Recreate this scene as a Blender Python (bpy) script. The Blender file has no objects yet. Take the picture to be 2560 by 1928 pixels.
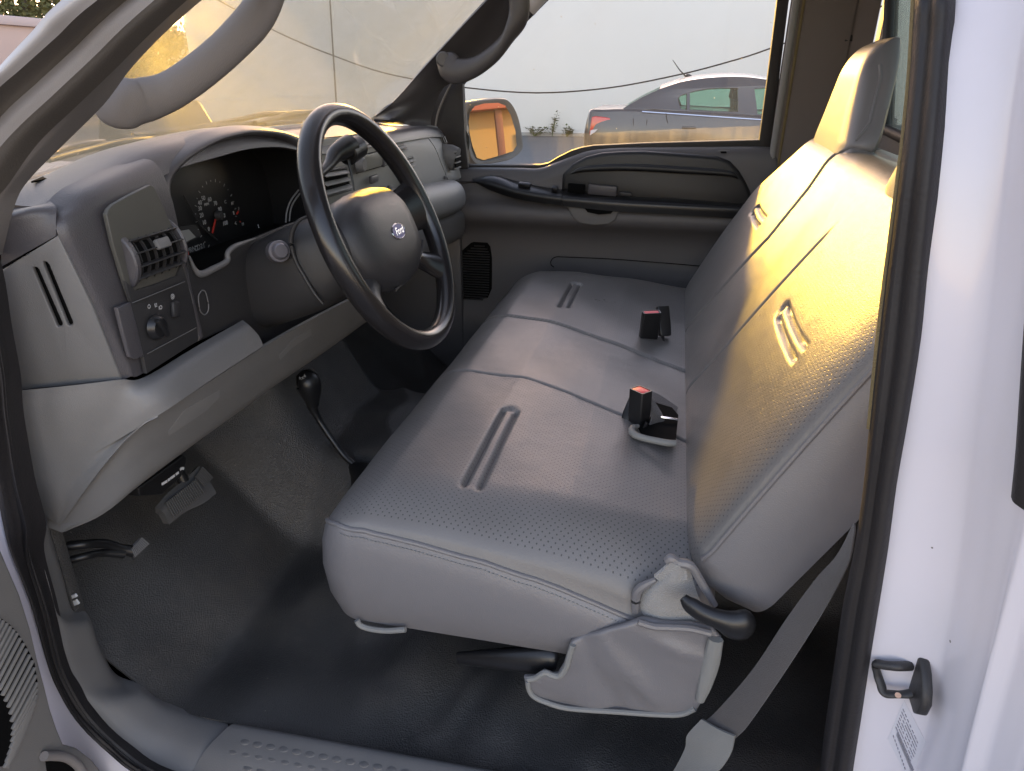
import bpy, bmesh, math, random
import numpy as np
from mathutils import Vector, Matrix
random.seed(7)
S = bpy.context.scene
COL = S.collection
R = math.radians

# ------------------------------------------------------------------ camera
FPX = 1794.0; PPX, PPY = 1280.0, 964.0            # focal length in pixels of a 2560 wide frame
CAM = np.array([0.0, -0.60, 1.69])
YAW = math.atan2(427, math.hypot(1794, 771)); PIT = math.atan2(771, 1794)
FW = np.array([-math.sin(YAW)*math.cos(PIT), math.cos(YAW)*math.cos(PIT), -math.sin(PIT)])
RT = np.array([math.cos(YAW), math.sin(YAW), 0.0]); UP = np.cross(RT, FW)
cd = bpy.data.cameras.new('camera'); cam = bpy.data.objects.new('camera', cd); COL.objects.link(cam)
cd.sensor_width = 36.0; cd.lens = 36.0*FPX/2560.0; cd.clip_start = 0.02; cd.clip_end = 2000
mw = Matrix.Identity(4)
for i in range(3):
    mw[i][0] = RT[i]; mw[i][1] = UP[i]; mw[i][2] = -FW[i]; mw[i][3] = CAM[i]
cam.matrix_world = mw
S.camera = cam

# ------------------------------------------------------------------ light
SUN_AZ, SUN_EL = R(72), R(10.6)                    # from straight ahead (-X) towards the passenger side (+Y)
sd = Vector((-math.cos(SUN_AZ)*math.cos(SUN_EL), math.sin(SUN_AZ)*math.cos(SUN_EL), math.sin(SUN_EL)))
ld = bpy.data.lights.new('sun', 'SUN'); ld.energy = 2.0; ld.angle = R(2.0); ld.color = (.56, .305, .025)
sun = bpy.data.objects.new('sun', ld); COL.objects.link(sun)
sun.rotation_euler = sd.to_track_quat('Z', 'Y').to_euler(); sun.location = sd*50
w = bpy.data.worlds.new('World'); S.world = w; w.use_nodes = True
nt = w.node_tree; nt.nodes.clear()
sky = nt.nodes.new('ShaderNodeTexSky'); sky.sky_type = 'NISHITA'; sky.sun_disc = False
sky.sun_elevation = SUN_EL; sky.sun_rotation = math.atan2(sd.x, sd.y)
sky.air_density = 1.0; sky.dust_density = 0.5; sky.ozone_density = 2.0
bg = nt.nodes.new('ShaderNodeBackground'); bg.inputs[1].default_value = 0.15
wo = nt.nodes.new('ShaderNodeOutputWorld')
tint = nt.nodes.new('ShaderNodeMix'); tint.data_type = 'RGBA'; tint.blend_type = 'MULTIPLY'; tint.inputs[0].default_value = 1
tint.inputs[7].default_value = (1.64, 1.09, .90, 1)          # hazy evening air: less blue than the clear-sky model
nt.links.new(sky.outputs[0], tint.inputs[6]); nt.links.new(tint.outputs[2], bg.inputs[0]); nt.links.new(bg.outputs[0], wo.inputs[0])
S.view_settings.view_transform = 'Standard'; S.view_settings.look = 'None'
S.view_settings.exposure = 2.42; S.view_settings.gamma = 1.0
S.cycles.max_bounces = 10; S.cycles.diffuse_bounces = 5; S.cycles.glossy_bounces = 5
S.cycles.transparent_max_bounces = 16; S.cycles.transmission_bounces = 6
S.cycles.sample_clamp_indirect = 6.0
S.cycles.caustics_reflective = False; S.cycles.caustics_refractive = False
S.cycles.use_denoising = True

# ------------------------------------------------------------------ measuring helpers (survey of the photograph: pixel + a known world plane -> point)
ZN = {'D': (0, 0, 1/.86406), 'a': (0, 0, .40687), 'b': (700, 200, .31818), 'c': (1050, 0, .42948), 'd': (1900, 0, .42011),
      'e': (0, 500, .40687), 'g': (0, 1250, .40687), 'h': (750, 650, .45208), 'i': (800, 1200, .49729), 'j': (1600, 1200, .43696),
      'k': (1600, 300, .57007), 'm': (400, 450, .18083), 'n': (640, 850, .30012), 'o': (300, 1100, .15008), 'p': (1480, 700, .27003),
      'q': (1450, 150, .22604), 'r': (2150, 1600, .19685), 's': (380, 0, .31646)}
def ray(z, x, y):
    o = ZN[z]; u = o[0]+x*o[2]; v = o[1]+y*o[2]
    return FW+(u-PPX)/FPX*RT-(v-PPY)/FPX*UP
def V(z, x, y, ax, val):
    r = ray(z, x, y); i = 'xyz'.index(ax); t = (val-CAM[i])/r[i]
    return Vector(CAM+t*r)
def VP(z, x, y, p0, n):
    r = ray(z, x, y); p0 = np.array(p0); n = np.array(n)
    return Vector(CAM+((p0-CAM)@n)/(r@n)*r)

# ------------------------------------------------------------------ materials
def M(name, col, rough=.5, metal=0, bump=0, bscale=400, var=0, vscale=6, coat=0, spec=.5, rvar=0, sheen=0, kind='noise'):
    m = bpy.data.materials.new(name); m.use_nodes = True
    n = m.node_tree.nodes; l = m.node_tree.links; b = n['Principled BSDF']
    b.inputs['Base Color'].default_value = (*col, 1); b.inputs['Roughness'].default_value = rough
    b.inputs['Metallic'].default_value = metal; b.inputs['Coat Weight'].default_value = coat
    b.inputs['Specular IOR Level'].default_value = spec; b.inputs['Coat Roughness'].default_value = .08
    b.inputs['Sheen Weight'].default_value = sheen
    tc = n.new('ShaderNodeTexCoord')
    if var or rvar:
        t = n.new('ShaderNodeTexNoise'); t.inputs['Scale'].default_value = vscale; t.inputs['Detail'].default_value = 6
        t.inputs['Roughness'].default_value = .65
        l.new(tc.outputs['Object'], t.inputs['Vector'])
        if var:
            mr = n.new('ShaderNodeMapRange'); mr.inputs[3].default_value = 1-var; mr.inputs[4].default_value = 1+var
            l.new(t.outputs['Fac'], mr.inputs[0])
            mx = n.new('ShaderNodeMix'); mx.data_type = 'RGBA'; mx.blend_type = 'MULTIPLY'; mx.inputs[0].default_value = 1
            mx.inputs[6].default_value = (*col, 1); l.new(mr.outputs[0], mx.inputs[7]); l.new(mx.outputs[2], b.inputs['Base Color'])
        if rvar:
            mr2 = n.new('ShaderNodeMapRange'); mr2.inputs[3].default_value = max(.02, rough-rvar); mr2.inputs[4].default_value = rough+rvar
            l.new(t.outputs['Fac'], mr2.inputs[0]); l.new(mr2.outputs[0], b.inputs['Roughness'])
    if bump:
        if kind == 'noise':
            t2 = n.new('ShaderNodeTexNoise'); t2.inputs['Scale'].default_value = bscale; t2.inputs['Detail'].default_value = 3; o = t2.outputs['Fac']
        else:
            t2 = n.new('ShaderNodeTexVoronoi'); t2.inputs['Scale'].default_value = bscale; o = t2.outputs['Distance']
        l.new(tc.outputs['Object'], t2.inputs['Vector'])
        bp = n.new('ShaderNodeBump'); bp.inputs['Strength'].default_value = bump; bp.inputs['Distance'].default_value = .002
        l.new(o, bp.inputs['Height']); l.new(bp.outputs[0], b.inputs['Normal'])
    return m
def leather(name, col, rough):
    """vinyl with grain; perforated where the mesh attribute 'perf' is 1"""
    m = M(name, col, rough, bump=.25, bscale=700, var=.10, vscale=8, rvar=.09, spec=.42)
    n = m.node_tree.nodes; l = m.node_tree.links; b = n['Principled BSDF']
    uv = n.new('ShaderNodeUVMap'); uv.uv_map = 'metres'
    mp = n.new('ShaderNodeMapping'); mp.inputs['Rotation'].default_value = (0, 0, R(45)); mp.inputs['Scale'].default_value = (150, 150, 1)
    l.new(uv.outputs[0], mp.inputs[0])
    vo = n.new('ShaderNodeTexVoronoi'); vo.voronoi_dimensions = '2D'; vo.inputs['Randomness'].default_value = 0; vo.inputs['Scale'].default_value = 1
    l.new(mp.outputs[0], vo.inputs['Vector'])
    mr = n.new('ShaderNodeMapRange'); mr.inputs[1].default_value = .09; mr.inputs[2].default_value = .19; mr.inputs[3].default_value = 1; mr.inputs[4].default_value = 0
    l.new(vo.outputs['Distance'], mr.inputs[0])
    at = n.new('ShaderNodeAttribute'); at.attribute_name = 'perf'
    mu = n.new('ShaderNodeMath'); mu.operation = 'MULTIPLY'; l.new(mr.outputs[0], mu.inputs[0]); l.new(at.outputs['Fac'], mu.inputs[1])
    mx = n.new('ShaderNodeMix'); mx.data_type = 'RGBA'; mx.inputs[7].default_value = (col[0]*.30, col[1]*.30, col[2]*.31, 1)
    src = b.inputs['Base Color'].links[0].from_socket
    l.new(src, mx.inputs[6]); l.new(mu.outputs[0], mx.inputs[0]); l.new(mx.outputs[2], b.inputs['Base Color'])
    bp = n.new('ShaderNodeBump'); bp.invert = True; bp.inputs['Strength'].default_value = .25; bp.inputs['Distance'].default_value = .001
    l.new(mu.outputs[0], bp.inputs['Height']); old = b.inputs['Normal'].links[0].from_socket
    t3 = n.new('ShaderNodeTexNoise'); t3.inputs['Scale'].default_value = 22; t3.inputs['Detail'].default_value = 5; tc3 = n.new('ShaderNodeTexCoord'); l.new(tc3.outputs['Object'], t3.inputs['Vector'])
    b3 = n.new('ShaderNodeBump'); b3.inputs['Strength'].default_value = .09; b3.inputs['Distance'].default_value = .012; l.new(t3.outputs['Fac'], b3.inputs['Height'])
    l.new(b3.outputs[0], old.node.inputs['Normal'])
    l.new(old, bp.inputs['Normal']); l.new(bp.outputs[0], b.inputs['Normal'])
    return m
def glass(name, tint, dust, dustcol=(.75, .68, .5), gloss=.05, streak=False, vscale=3.0):
    m = bpy.data.materials.new(name); m.use_nodes = True; n = m.node_tree.nodes; l = m.node_tree.links; n.clear()
    out = n.new('ShaderNodeOutputMaterial'); tr = n.new('ShaderNodeBsdfTransparent'); tr.inputs[0].default_value = (*tint, 1)
    gl = n.new('ShaderNodeBsdfGlossy'); gl.inputs['Roughness'].default_value = .01
    fr = n.new('ShaderNodeFresnel'); fr.inputs[0].default_value = 1.45
    frm = n.new('ShaderNodeMath'); frm.operation = 'MULTIPLY'; frm.inputs[1].default_value = gloss*10
    l.new(fr.outputs[0], frm.inputs[0])
    ms = n.new('ShaderNodeMixShader'); l.new(frm.outputs[0], ms.inputs[0]); l.new(tr.outputs[0], ms.inputs[1]); l.new(gl.outputs[0], ms.inputs[2])
    tl = n.new('ShaderNodeBsdfTranslucent'); tl.inputs[0].default_value = (*dustcol, 1)
    df = n.new('ShaderNodeBsdfDiffuse'); df.inputs[0].default_value = (*dustcol, 1)
    md = n.new('ShaderNodeMixShader'); md.inputs[0].default_value = .5; l.new(tl.outputs[0], md.inputs[1]); l.new(df.outputs[0], md.inputs[2])
    tc = n.new('ShaderNodeTexCoord'); no = n.new('ShaderNodeTexNoise'); no.inputs['Scale'].default_value = vscale; no.inputs['Detail'].default_value = 8; no.inputs['Roughness'].default_value = .7
    l.new(tc.outputs['Object'], no.inputs['Vector'])
    mr = n.new('ShaderNodeMapRange'); mr.inputs[1].default_value = .3; mr.inputs[2].default_value = .75
    mr.inputs[3].default_value = dust*.6; mr.inputs[4].default_value = dust*1.6; l.new(no.outputs['Fac'], mr.inputs[0])
    vo = n.new('ShaderNodeTexVoronoi'); vo.inputs['Scale'].default_value = 16; l.new(tc.outputs['Object'], vo.inputs['Vector'])
    m2 = n.new('ShaderNodeMapRange'); m2.inputs[1].default_value = .018; m2.inputs[2].default_value = .034; m2.inputs[3].default_value = .6; m2.inputs[4].default_value = 0
    l.new(vo.outputs['Distance'], m2.inputs[0])
    ad = n.new('ShaderNodeMath'); ad.operation = 'MAXIMUM'; l.new(mr.outputs[0], ad.inputs[0]); l.new(m2.outputs[0], ad.inputs[1])
    fac = ad.outputs[0]
    if streak:   # the tide mark of dried dirt along the lower edge of the passenger window
        sx = n.new('ShaderNodeSeparateXYZ'); l.new(tc.outputs['Object'], sx.inputs[0])
        n2 = n.new('ShaderNodeTexNoise'); n2.inputs['Scale'].default_value = 30; l.new(tc.outputs['Object'], n2.inputs['Vector'])
        # line: z < 1.545 + .06*(x+.1) + wobble, fading out where x < -.35
        a1 = n.new('ShaderNodeMath'); a1.operation = 'MULTIPLY_ADD'; a1.inputs[1].default_value = .055; a1.inputs[2].default_value = 1.548; l.new(sx.outputs[0], a1.inputs[0])
        a2 = n.new('ShaderNodeMath'); a2.operation = 'MULTIPLY_ADD'; a2.inputs[1].default_value = .006; l.new(n2.outputs['Fac'], a2.inputs[0]); l.new(a1.outputs[0], a2.inputs[2])
        a3 = n.new('ShaderNodeMath'); a3.operation = 'SUBTRACT'; l.new(a2.outputs[0], a3.inputs[0]); l.new(sx.outputs[2], a3.inputs[1])
        a4 = n.new('ShaderNodeMapRange'); a4.inputs[1].default_value = 0; a4.inputs[2].default_value = .003; l.new(a3.outputs[0], a4.inputs[0])
        a5 = n.new('ShaderNodeMapRange'); a5.inputs[1].default_value = -.42; a5.inputs[2].default_value = -.22; l.new(sx.outputs[0], a5.inputs[0])
        st = n.new('ShaderNodeTexNoise'); st.inputs['Scale'].default_value = 1; st.inputs['Detail'].default_value = 5
        sm = n.new('ShaderNodeMapping'); sm.inputs['Scale'].default_value = (60, 60, 5); l.new(tc.outputs['Object'], sm.inputs[0]); l.new(sm.outputs[0], st.inputs['Vector'])
        s2 = n.new('ShaderNodeMapRange'); s2.inputs[1].default_value = .25; s2.inputs[2].default_value = .8; s2.inputs[3].default_value = .05; s2.inputs[4].default_value = .22; l.new(st.outputs['Fac'], s2.inputs[0])
        p1 = n.new('ShaderNodeMath'); p1.operation = 'MULTIPLY'; l.new(a4.outputs[0], p1.inputs[0]); l.new(a5.outputs[0], p1.inputs[1])
        p2 = n.new('ShaderNodeMath'); p2.operation = 'MULTIPLY'; l.new(p1.outputs[0], p2.inputs[0]); l.new(s2.outputs[0], p2.inputs[1])
        mxm = n.new('ShaderNodeMath'); mxm.operation = 'MAXIMUM'; l.new(fac, mxm.inputs[0]); l.new(p2.outputs[0], mxm.inputs[1]); fac = mxm.outputs[0]
    mf = n.new('ShaderNodeMixShader'); l.new(fac, mf.inputs[0]); l.new(ms.outputs[0], mf.inputs[1]); l.new(md.outputs[0], mf.inputs[2])
    l.new(mf.outputs[0], out.inputs[0])
    return m

def specks(m, scale, thr, dark, big=None):
    """small scattered marks (chips, lint, grit) and, with `big`, soft patches of dry dirt"""
    n = m.node_tree.nodes; l = m.node_tree.links; b = n['Principled BSDF']; tc = n.new('ShaderNodeTexCoord')
    src = b.inputs['Base Color'].links[0].from_socket
    vo = n.new('ShaderNodeTexVoronoi'); vo.inputs['Scale'].default_value = scale; l.new(tc.outputs['Object'], vo.inputs['Vector'])
    wn = n.new('ShaderNodeTexNoise'); wn.inputs['Scale'].default_value = scale*.35; l.new(tc.outputs['Object'], wn.inputs['Vector'])
    a = n.new('ShaderNodeMapRange'); a.inputs[1].default_value = .52; a.inputs[2].default_value = .75; a.inputs[3].default_value = 0; a.inputs[4].default_value = thr; l.new(wn.outputs['Fac'], a.inputs[0])
    lt = n.new('ShaderNodeMath'); lt.operation = 'LESS_THAN'; l.new(vo.outputs['Distance'], lt.inputs[0]); l.new(a.outputs[0], lt.inputs[1])
    mx = n.new('ShaderNodeMix'); mx.data_type = 'RGBA'; mx.inputs[7].default_value = (*dark, 1); l.new(src, mx.inputs[6]); l.new(lt.outputs[0], mx.inputs[0]); out = mx.outputs[2]
    if big:
        no = n.new('ShaderNodeTexNoise'); no.inputs['Scale'].default_value = big[0]; no.inputs['Detail'].default_value = 7; no.inputs['Roughness'].default_value = .68; l.new(tc.outputs['Object'], no.inputs['Vector'])
        mr = n.new('ShaderNodeMapRange'); mr.inputs[1].default_value = .5; mr.inputs[2].default_value = .78; mr.inputs[3].default_value = 0; mr.inputs[4].default_value = big[1]; l.new(no.outputs['Fac'], mr.inputs[0])
        m2 = n.new('ShaderNodeMix'); m2.data_type = 'RGBA'; m2.inputs[7].default_value = (*big[2], 1); l.new(out, m2.inputs[6]); l.new(mr.outputs[0], m2.inputs[0]); out = m2.outputs[2]
    l.new(out, b.inputs['Base Color'])
m_vinyl = leather('grey_vinyl', (.160, .152, .146), .31)
m_vinyl_plain = M('grey_vinyl_side', (.162, .155, .158), .34, bump=.25, bscale=700, var=.07, vscale=8, rvar=.07)
m_light = M('light_grey_plastic', (.235, .230, .225), .5, bump=.3, bscale=900, var=.05, vscale=7)  # passenger dash kept paler: sun bounced off the seat is in the colour
m_case = M('lower_dash_plastic', (.165, .160, .156), .46, bump=.3, bscale=900, var=.06, vscale=9, rvar=.05)
m_grip = M('grip_sheen', (.195, .19, .185), .36, bump=.1, bscale=900, var=.08, vscale=14)  # paler than the bolster, for reflected light in its grips
m_bezel = M('bezel_plastic', (.078, .075, .066), .45, bump=.2, bscale=900, var=.05)
m_mid = M('mid_grey_plastic', (.15, .146, .145), .5, bump=.3, bscale=900, var=.06, vscale=7)
m_pad = M('grained_dash_pad', (.074, .069, .074), .33, bump=.35, bscale=650, var=.05, vscale=7)
m_doorpl = M('door_grey_plastic', (.098, .093, .096), .48, bump=.3, bscale=800, var=.06, vscale=5)
m_dark = M('dark_plastic', (.030, .029, .030), .48, bump=.25, bscale=900, var=.08, vscale=8)
m_insert = M('door_insert', (.013, .0125, .013), .42, bump=.25, bscale=800)
m_black = M('black_plastic', (.012, .012, .013), .35, bump=.1, bscale=800)
m_gloss = M('black_polyurethane', (.014, .013, .014), .25, bump=.05, bscale=500, rvar=.05, vscale=12)
m_hub = M('hub_plastic', (.030, .029, .031), .36, bump=.3, bscale=900)
m_seal = M('seal_rubber', (.016, .014, .015), .6, bump=.3, bscale=300, var=.2, vscale=10)
m_trim = M('pillar_trim', (.20, .182, .172), .6, bump=.3, bscale=1000, var=.06, vscale=8)
m_flange = M('shaded_flange_paint', (.36, .34, .335), .4, bump=.05, bscale=60)  # body white greyed, so the shade on the flange is in the colour
m_gap = M('pillar_gap', (.085, .074, .064), .65, bump=.2, bscale=400)  # seal bands lightened: the glare haze over them is in this colour
m_mat = M('rubber_floor', (.056, .054, .052), .43, bump=.55, bscale=380, var=.35, vscale=5, rvar=.2, kind='voronoi')
m_paint = M('white_paint', (.67, .65, .705), .30, bump=.02, bscale=20, coat=.3, var=.02, vscale=3)  # white tinted lavender: the cast of the lighting is mixed into the colour
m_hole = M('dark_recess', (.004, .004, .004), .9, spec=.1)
specks(m_mat, 70, .13, (.19, .17, .145), (4.2, .75, (.125, .112, .098)))
specks(m_paint, 38, .09, (.12, .11, .10), (7.0, .16, (.55, .52, .48)))
specks(m_case, 110, .07, (.30, .29, .27), (9.0, .28, (.22, .205, .185)))
m_pedal = M('pedal_rubber', (.085, .082, .08), .6, bump=.3, bscale=500)
m_belt = M('belt_webbing', (.07, .062, .058), .75, bump=.6, bscale=1200, sheen=.3)
m_sleeve = M('belt_sleeve', (.21, .21, .20), .6, bump=.3, bscale=900)
m_fabric = M('torn_felt', (.26, .25, .235), .95, bump=1.0, bscale=420, var=.15, vscale=40, sheen=.5)
m_red = M('red_button', (.78, .05, .07), .4)
m_redn = M('red_needle', (.45, .03, .02), .5)
m_white = M('white_print', (.62, .62, .62), .6)
m_grey_print = M('grey_print', (.25, .25, .25), .6)
m_chrome = M('chrome', (.75, .74, .78), .18, metal=1)
m_blue = M('emblem_blue', (.03, .028, .20), .35)
m_silver = M('silver_button', (.22, .21, .23), .35, metal=.6)
m_mirror = M('mirror_glass', (.92, .92, .92), .0, metal=1)
m_lcd = M('grey_display', (.30, .30, .29), .35)
m_disp = M('stack_display', (.24, .23, .2), .12)
m_stack = M('stack_plastic', (.26, .25, .23), .45, bump=.2, bscale=900)
m_pocket = M('panel_shade', (.135, .13, .128), .5)
m_ws = glass('windshield_glass', (.94, .95, .94), .115, (.88, .80, .52), .05, vscale=2.2)
m_wp = glass('door_glass', (.93, .95, .95), .02, (.80, .70, .46), .05, streak=True)
m_wr = glass('rear_glass', (.70, .76, .72), .10, (.7, .7, .6), .05)
m_head = M('headliner', (.24, .23, .22), .9)

# ------------------------------------------------------------------ object helpers
def newmesh(name, bm, mat, parent=None, sharp=38):
    bmesh.ops.recalc_face_normals(bm, faces=bm.faces) if len(bm.faces) else None
    ca = math.cos(R(sharp))
    for f in bm.faces: f.smooth = True
    for e in bm.edges:
        if len(e.link_faces) == 2:
            if e.link_faces[0].normal.dot(e.link_faces[1].normal) < ca: e.smooth = False
    me = bpy.data.meshes.new(name); bm.to_mesh(me); bm.free()
    o = bpy.data.objects.new(name, me); COL.objects.link(o)
    for mm in (mat if isinstance(mat, (list, tuple)) else [mat]): me.materials.append(mm)
    if parent is not None:
        o.parent = parent
        if parent.parent is None and parent.type == 'EMPTY':
            o.matrix_parent_inverse = Matrix.Translation(-parent.location)
    return o
def thing(name, label, cat, loc=(0, 0, 0), group=None):
    o = bpy.data.objects.new(name, None); COL.objects.link(o); o.location = loc; o.empty_display_size = .2
    o['label'] = label; o['category'] = cat
    if group: o['group'] = group
    return o
def tag(o, label, cat, group=None, kind=None):
    if label: o['label'] = label
    if cat: o['category'] = cat
    if group: o['group'] = group
    if kind: o['kind'] = kind
    return o
def crom(P, sub):
    """Catmull-Rom through the first axis of an array"""
    P = np.asarray(P, float); n = len(P)
    if n == 2: sub = max(1, sub)
    Q = np.concatenate([[2*P[0]-P[1]], P, [2*P[-1]-P[-2]]])
    out = []
    for i in range(n-1):
        p0, p1, p2, p3 = Q[i:i+4]
        for k in range(sub):
            t = k/sub
            out.append(.5*((2*p1)+(-p0+p2)*t+(2*p0-5*p1+4*p2-p3)*t*t+(-p0+3*p1-3*p2+p3)*t**3))
    out.append(P[-1]); return np.array(out)
def arr(rows): return np.array([[list(p) for p in r] for r in rows], float)
def add_grid(bm, P, closed_u=False, closed_v=False, flip=False):
    m, n = P.shape[:2]
    vs = [[bm.verts.new(P[i, j]) for j in range(n)] for i in range(m)]
    for i in range(m if closed_u else m-1):
        for j in range(n if closed_v else n-1):
            a, b, c, d = vs[i][j], vs[(i+1) % m][j], vs[(i+1) % m][(j+1) % n], vs[i][(j+1) % n]
            try: bm.faces.new((a, d, c, b) if flip else (a, b, c, d))
            except ValueError: pass
    return vs
def surf(name, rows, mat, parent, su=4, sv=4, thick=.004, away=None, sharp=38):
    """smooth sheet through control rows, given real thickness on the side away from the point `away`"""
    P = arr(rows)
    if su > 1: P = crom(P, su)
    if sv > 1: P = np.swapaxes(crom(np.swapaxes(P, 0, 1), sv), 0, 1)
    bm = bmesh.new(); thicken(bm, P, thick, away)
    return newmesh(name, bm, mat, parent, sharp)
def normals(P):
    du = np.gradient(P, axis=0); dv = np.gradient(P, axis=1); N = np.cross(du, dv)
    L = np.linalg.norm(N, axis=2, keepdims=True); L[L < 1e-12] = 1; return N/L
def thicken(bm, P, thick, away=None):
    N = normals(P)
    c = CAM if away is None else np.array(away)
    s = np.sign(((c-P)*N).sum()); N = N*(s if s else 1)
    Q = P-N*thick
    m, n = P.shape[:2]
    A = add_grid(bm, P); B = add_grid(bm, Q, flip=True)
    for i in range(m-1):
        for j in (0, n-1):
            bm.faces.new((A[i][j], A[i+1][j], B[i+1][j], B[i][j]))
    for j in range(n-1):
        for i in (0, m-1):
            bm.faces.new((A[i][j], A[i][j+1], B[i][j+1], B[i][j]))
def tube(bm, pts, rad, n=14, sub=5, rb=None, up=(0, 0, 1), cap=True, smooth=True):
    """swept round (or elliptical: rad along `up`, rb across) tube through pts"""
    P = np.array([list(p) for p in pts], float); k = len(P)
    ra = np.array(rad if hasattr(rad, '__len__') else [rad]*k, float)
    rbb = ra if rb is None else np.array(rb if hasattr(rb, '__len__') else [rb]*k, float)
    A = np.concatenate([P, ra[:, None], rbb[:, None]], 1)
    if smooth and k > 2: A = crom(A, sub)
    P = A[:, :3]; T = np.gradient(P, axis=0); T /= np.linalg.norm(T, axis=1)[:, None]
    up = np.array(up, float); rings = []
    for p, t, a, b in zip(P, T, A[:, 3], A[:, 4]):
        s = np.cross(t, up)
        if np.linalg.norm(s) < 1e-4: s = np.cross(t, (1, 0, .01))
        s /= np.linalg.norm(s); u = np.cross(s, t)
        rings.append([p+u*a*math.cos(2*math.pi*i/n)+s*b*math.sin(2*math.pi*i/n) for i in range(n)])
    vs = add_grid(bm, np.array(rings), closed_v=True)
    if cap:
        bm.faces.new(vs[0]); bm.faces.new(vs[-1][::-1])
    return vs
def tubeobj(name, pts, rad, mat, parent, **kw):
    bm = bmesh.new(); tube(bm, pts, rad, **kw); return newmesh(name, bm, mat, parent)
def frame(o, x, y):
    """matrix with origin o, first axis x, second about y, third their cross product"""
    x = Vector(x).normalized(); y = Vector(y); z = x.cross(y).normalized(); y = z.cross(x)
    m = Matrix.Identity(4)
    for i in range(3): m[i][0] = x[i]; m[i][1] = y[i]; m[i][2] = z[i]; m[i][3] = o[i]
    return m
def box(bm, mat4, sx, sy, sz, bev=.0, seg=2):
    r = bmesh.ops.create_cube(bm, size=1); vs = r['verts']
    for v in vs: v.co = Vector((v.co.x*sx, v.co.y*sy, v.co.z*sz))
    if bev:
        es = list({e for v in vs for e in v.link_edges})
        rr = bmesh.ops.bevel(bm, geom=es, offset=bev, segments=seg, affect='EDGES', profile=.5)
        vs = list({v for f in rr['faces'] for v in f.verts} | {v for v in vs if v.is_valid})
    for v in vs: v.co = mat4 @ v.co
def boxobj(name, o, sx, sy, sz, mat, parent, x=(1, 0, 0), y=(0, 1, 0), bev=.002):
    bm = bmesh.new(); box(bm, frame(o, x, y), sx, sy, sz, bev); return newmesh(name, bm, mat, parent)
def cyl(bm, o, axis, r1, h, r2=None, n=32, bev=0):
    z = Vector(axis).normalized(); x = z.orthogonal(); m = frame(o, x, z.cross(x))
    r2 = r1 if r2 is None else r2
    prof = [(0, 0), (r1-bev, 0), (r1, bev), (r2, h-bev), (r2-bev, h), (0, h)]
    rings = [[m @ Vector((r*math.cos(2*math.pi*i/n), r*math.sin(2*math.pi*i/n), hh)) for i in range(n)] for r, hh in prof[1:-1]]
    vs = add_grid(bm, arr(rings), closed_v=True); bm.faces.new(vs[0][::-1]); bm.faces.new(vs[-1])
def plate(name, outline, holes, mat, parent, m4=None, depth=.003, bevel=0.0, smooth=0):
    """flat plate with holes from 2D outlines, half thickness `depth`, placed by m4"""
    cu = bpy.data.curves.new('tmp', 'CURVE'); cu.dimensions = '2D'; cu.fill_mode = 'BOTH'; cu.extrude = depth; cu.bevel_depth = bevel; cu.bevel_resolution = 2
    for pl in [outline]+list(holes):
        if smooth: pl = list(crom(np.array([list(p) for p in list(pl)+[pl[0]]], float), smooth)[:-1])
        sp = cu.splines.new('POLY'); sp.points.add(len(pl)-1)
        for q, p in zip(sp.points, pl): q.co = (p[0], p[1], 0, 1)
        sp.use_cyclic_u = True
    o = bpy.data.objects.new('tmp', cu); COL.objects.link(o)
    dg = bpy.context.evaluated_depsgraph_get(); me = bpy.data.meshes.new_from_object(o.evaluated_get(dg))
    bm = bmesh.new(); bm.from_mesh(me); bpy.data.objects.remove(o); bpy.data.curves.remove(cu); bpy.data.meshes.remove(me)
    bmesh.ops.remove_doubles(bm, verts=bm.verts, dist=1e-6)
    if m4 is not None: bm.transform(m4)
    return newmesh(name, bm, mat, parent)
def outline_plate(name, pts3, mat, parent, thick=.004, bev=0, holes=(), smooth=0, side=None):
    """plate through coplanar-ish 3D points; thickness goes away from the viewer side"""
    P = np.array([list(p) for p in pts3], float); c = P.mean(0)
    _, _, vt = np.linalg.svd(P-c); n = vt[2]
    s = CAM if side is None else np.array(side)
    if (s-c)@n < 0: n = -n
    x = vt[0]; m = frame(Vector(c-n*(thick/2)), Vector(x), Vector(np.cross(n, x)))
    mi = m.inverted()
    f = lambda pl: [(mi @ Vector(p)).to_2d() for p in pl]
    return plate(name, f(pts3), [f(h) for h in holes], mat, parent, m, max(.0002, thick/2-bev), bev, smooth)
def text_bm(bm, body, m4, size, depth=.0002, shear=0):
    cu = bpy.data.curves.new('tmp', 'FONT'); cu.body = body; cu.size = size; cu.extrude = depth; cu.align_x = 'CENTER'; cu.align_y = 'CENTER'; cu.shear = shear; cu.resolution_u = 3
    o = bpy.data.objects.new('tmp', cu); COL.objects.link(o)
    dg = bpy.context.evaluated_depsgraph_get(); me = bpy.data.meshes.new_from_object(o.evaluated_get(dg))
    me.transform(m4); bm.from_mesh(me); bpy.data.objects.remove(o); bpy.data.curves.remove(cu); bpy.data.meshes.remove(me)
def rr_out(w, h, r, n=6, taper=0):
    """rounded rectangle outline"""
    pts = []
    for cx, cy, a0 in ((w/2-r, h/2-r, 0), (-w/2+r, h/2-r, 90), (-w/2+r, -h/2+r, 180), (w/2-r, -h/2+r, 270)):
        for i in range(n+1):
            a = R(a0+90*i/n); pts.append((cx+r*math.cos(a), cy+r*math.sin(a)))
    return pts
def interp(x, xs, ys): return float(np.interp(x, xs, ys))

# ------------------------------------------------------------------ the truck
truck = thing('pickup_truck', 'white pickup truck with a grey vinyl bench seat, seen through its open driver door', 'pickup truck', (0, .84, .2))

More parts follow.
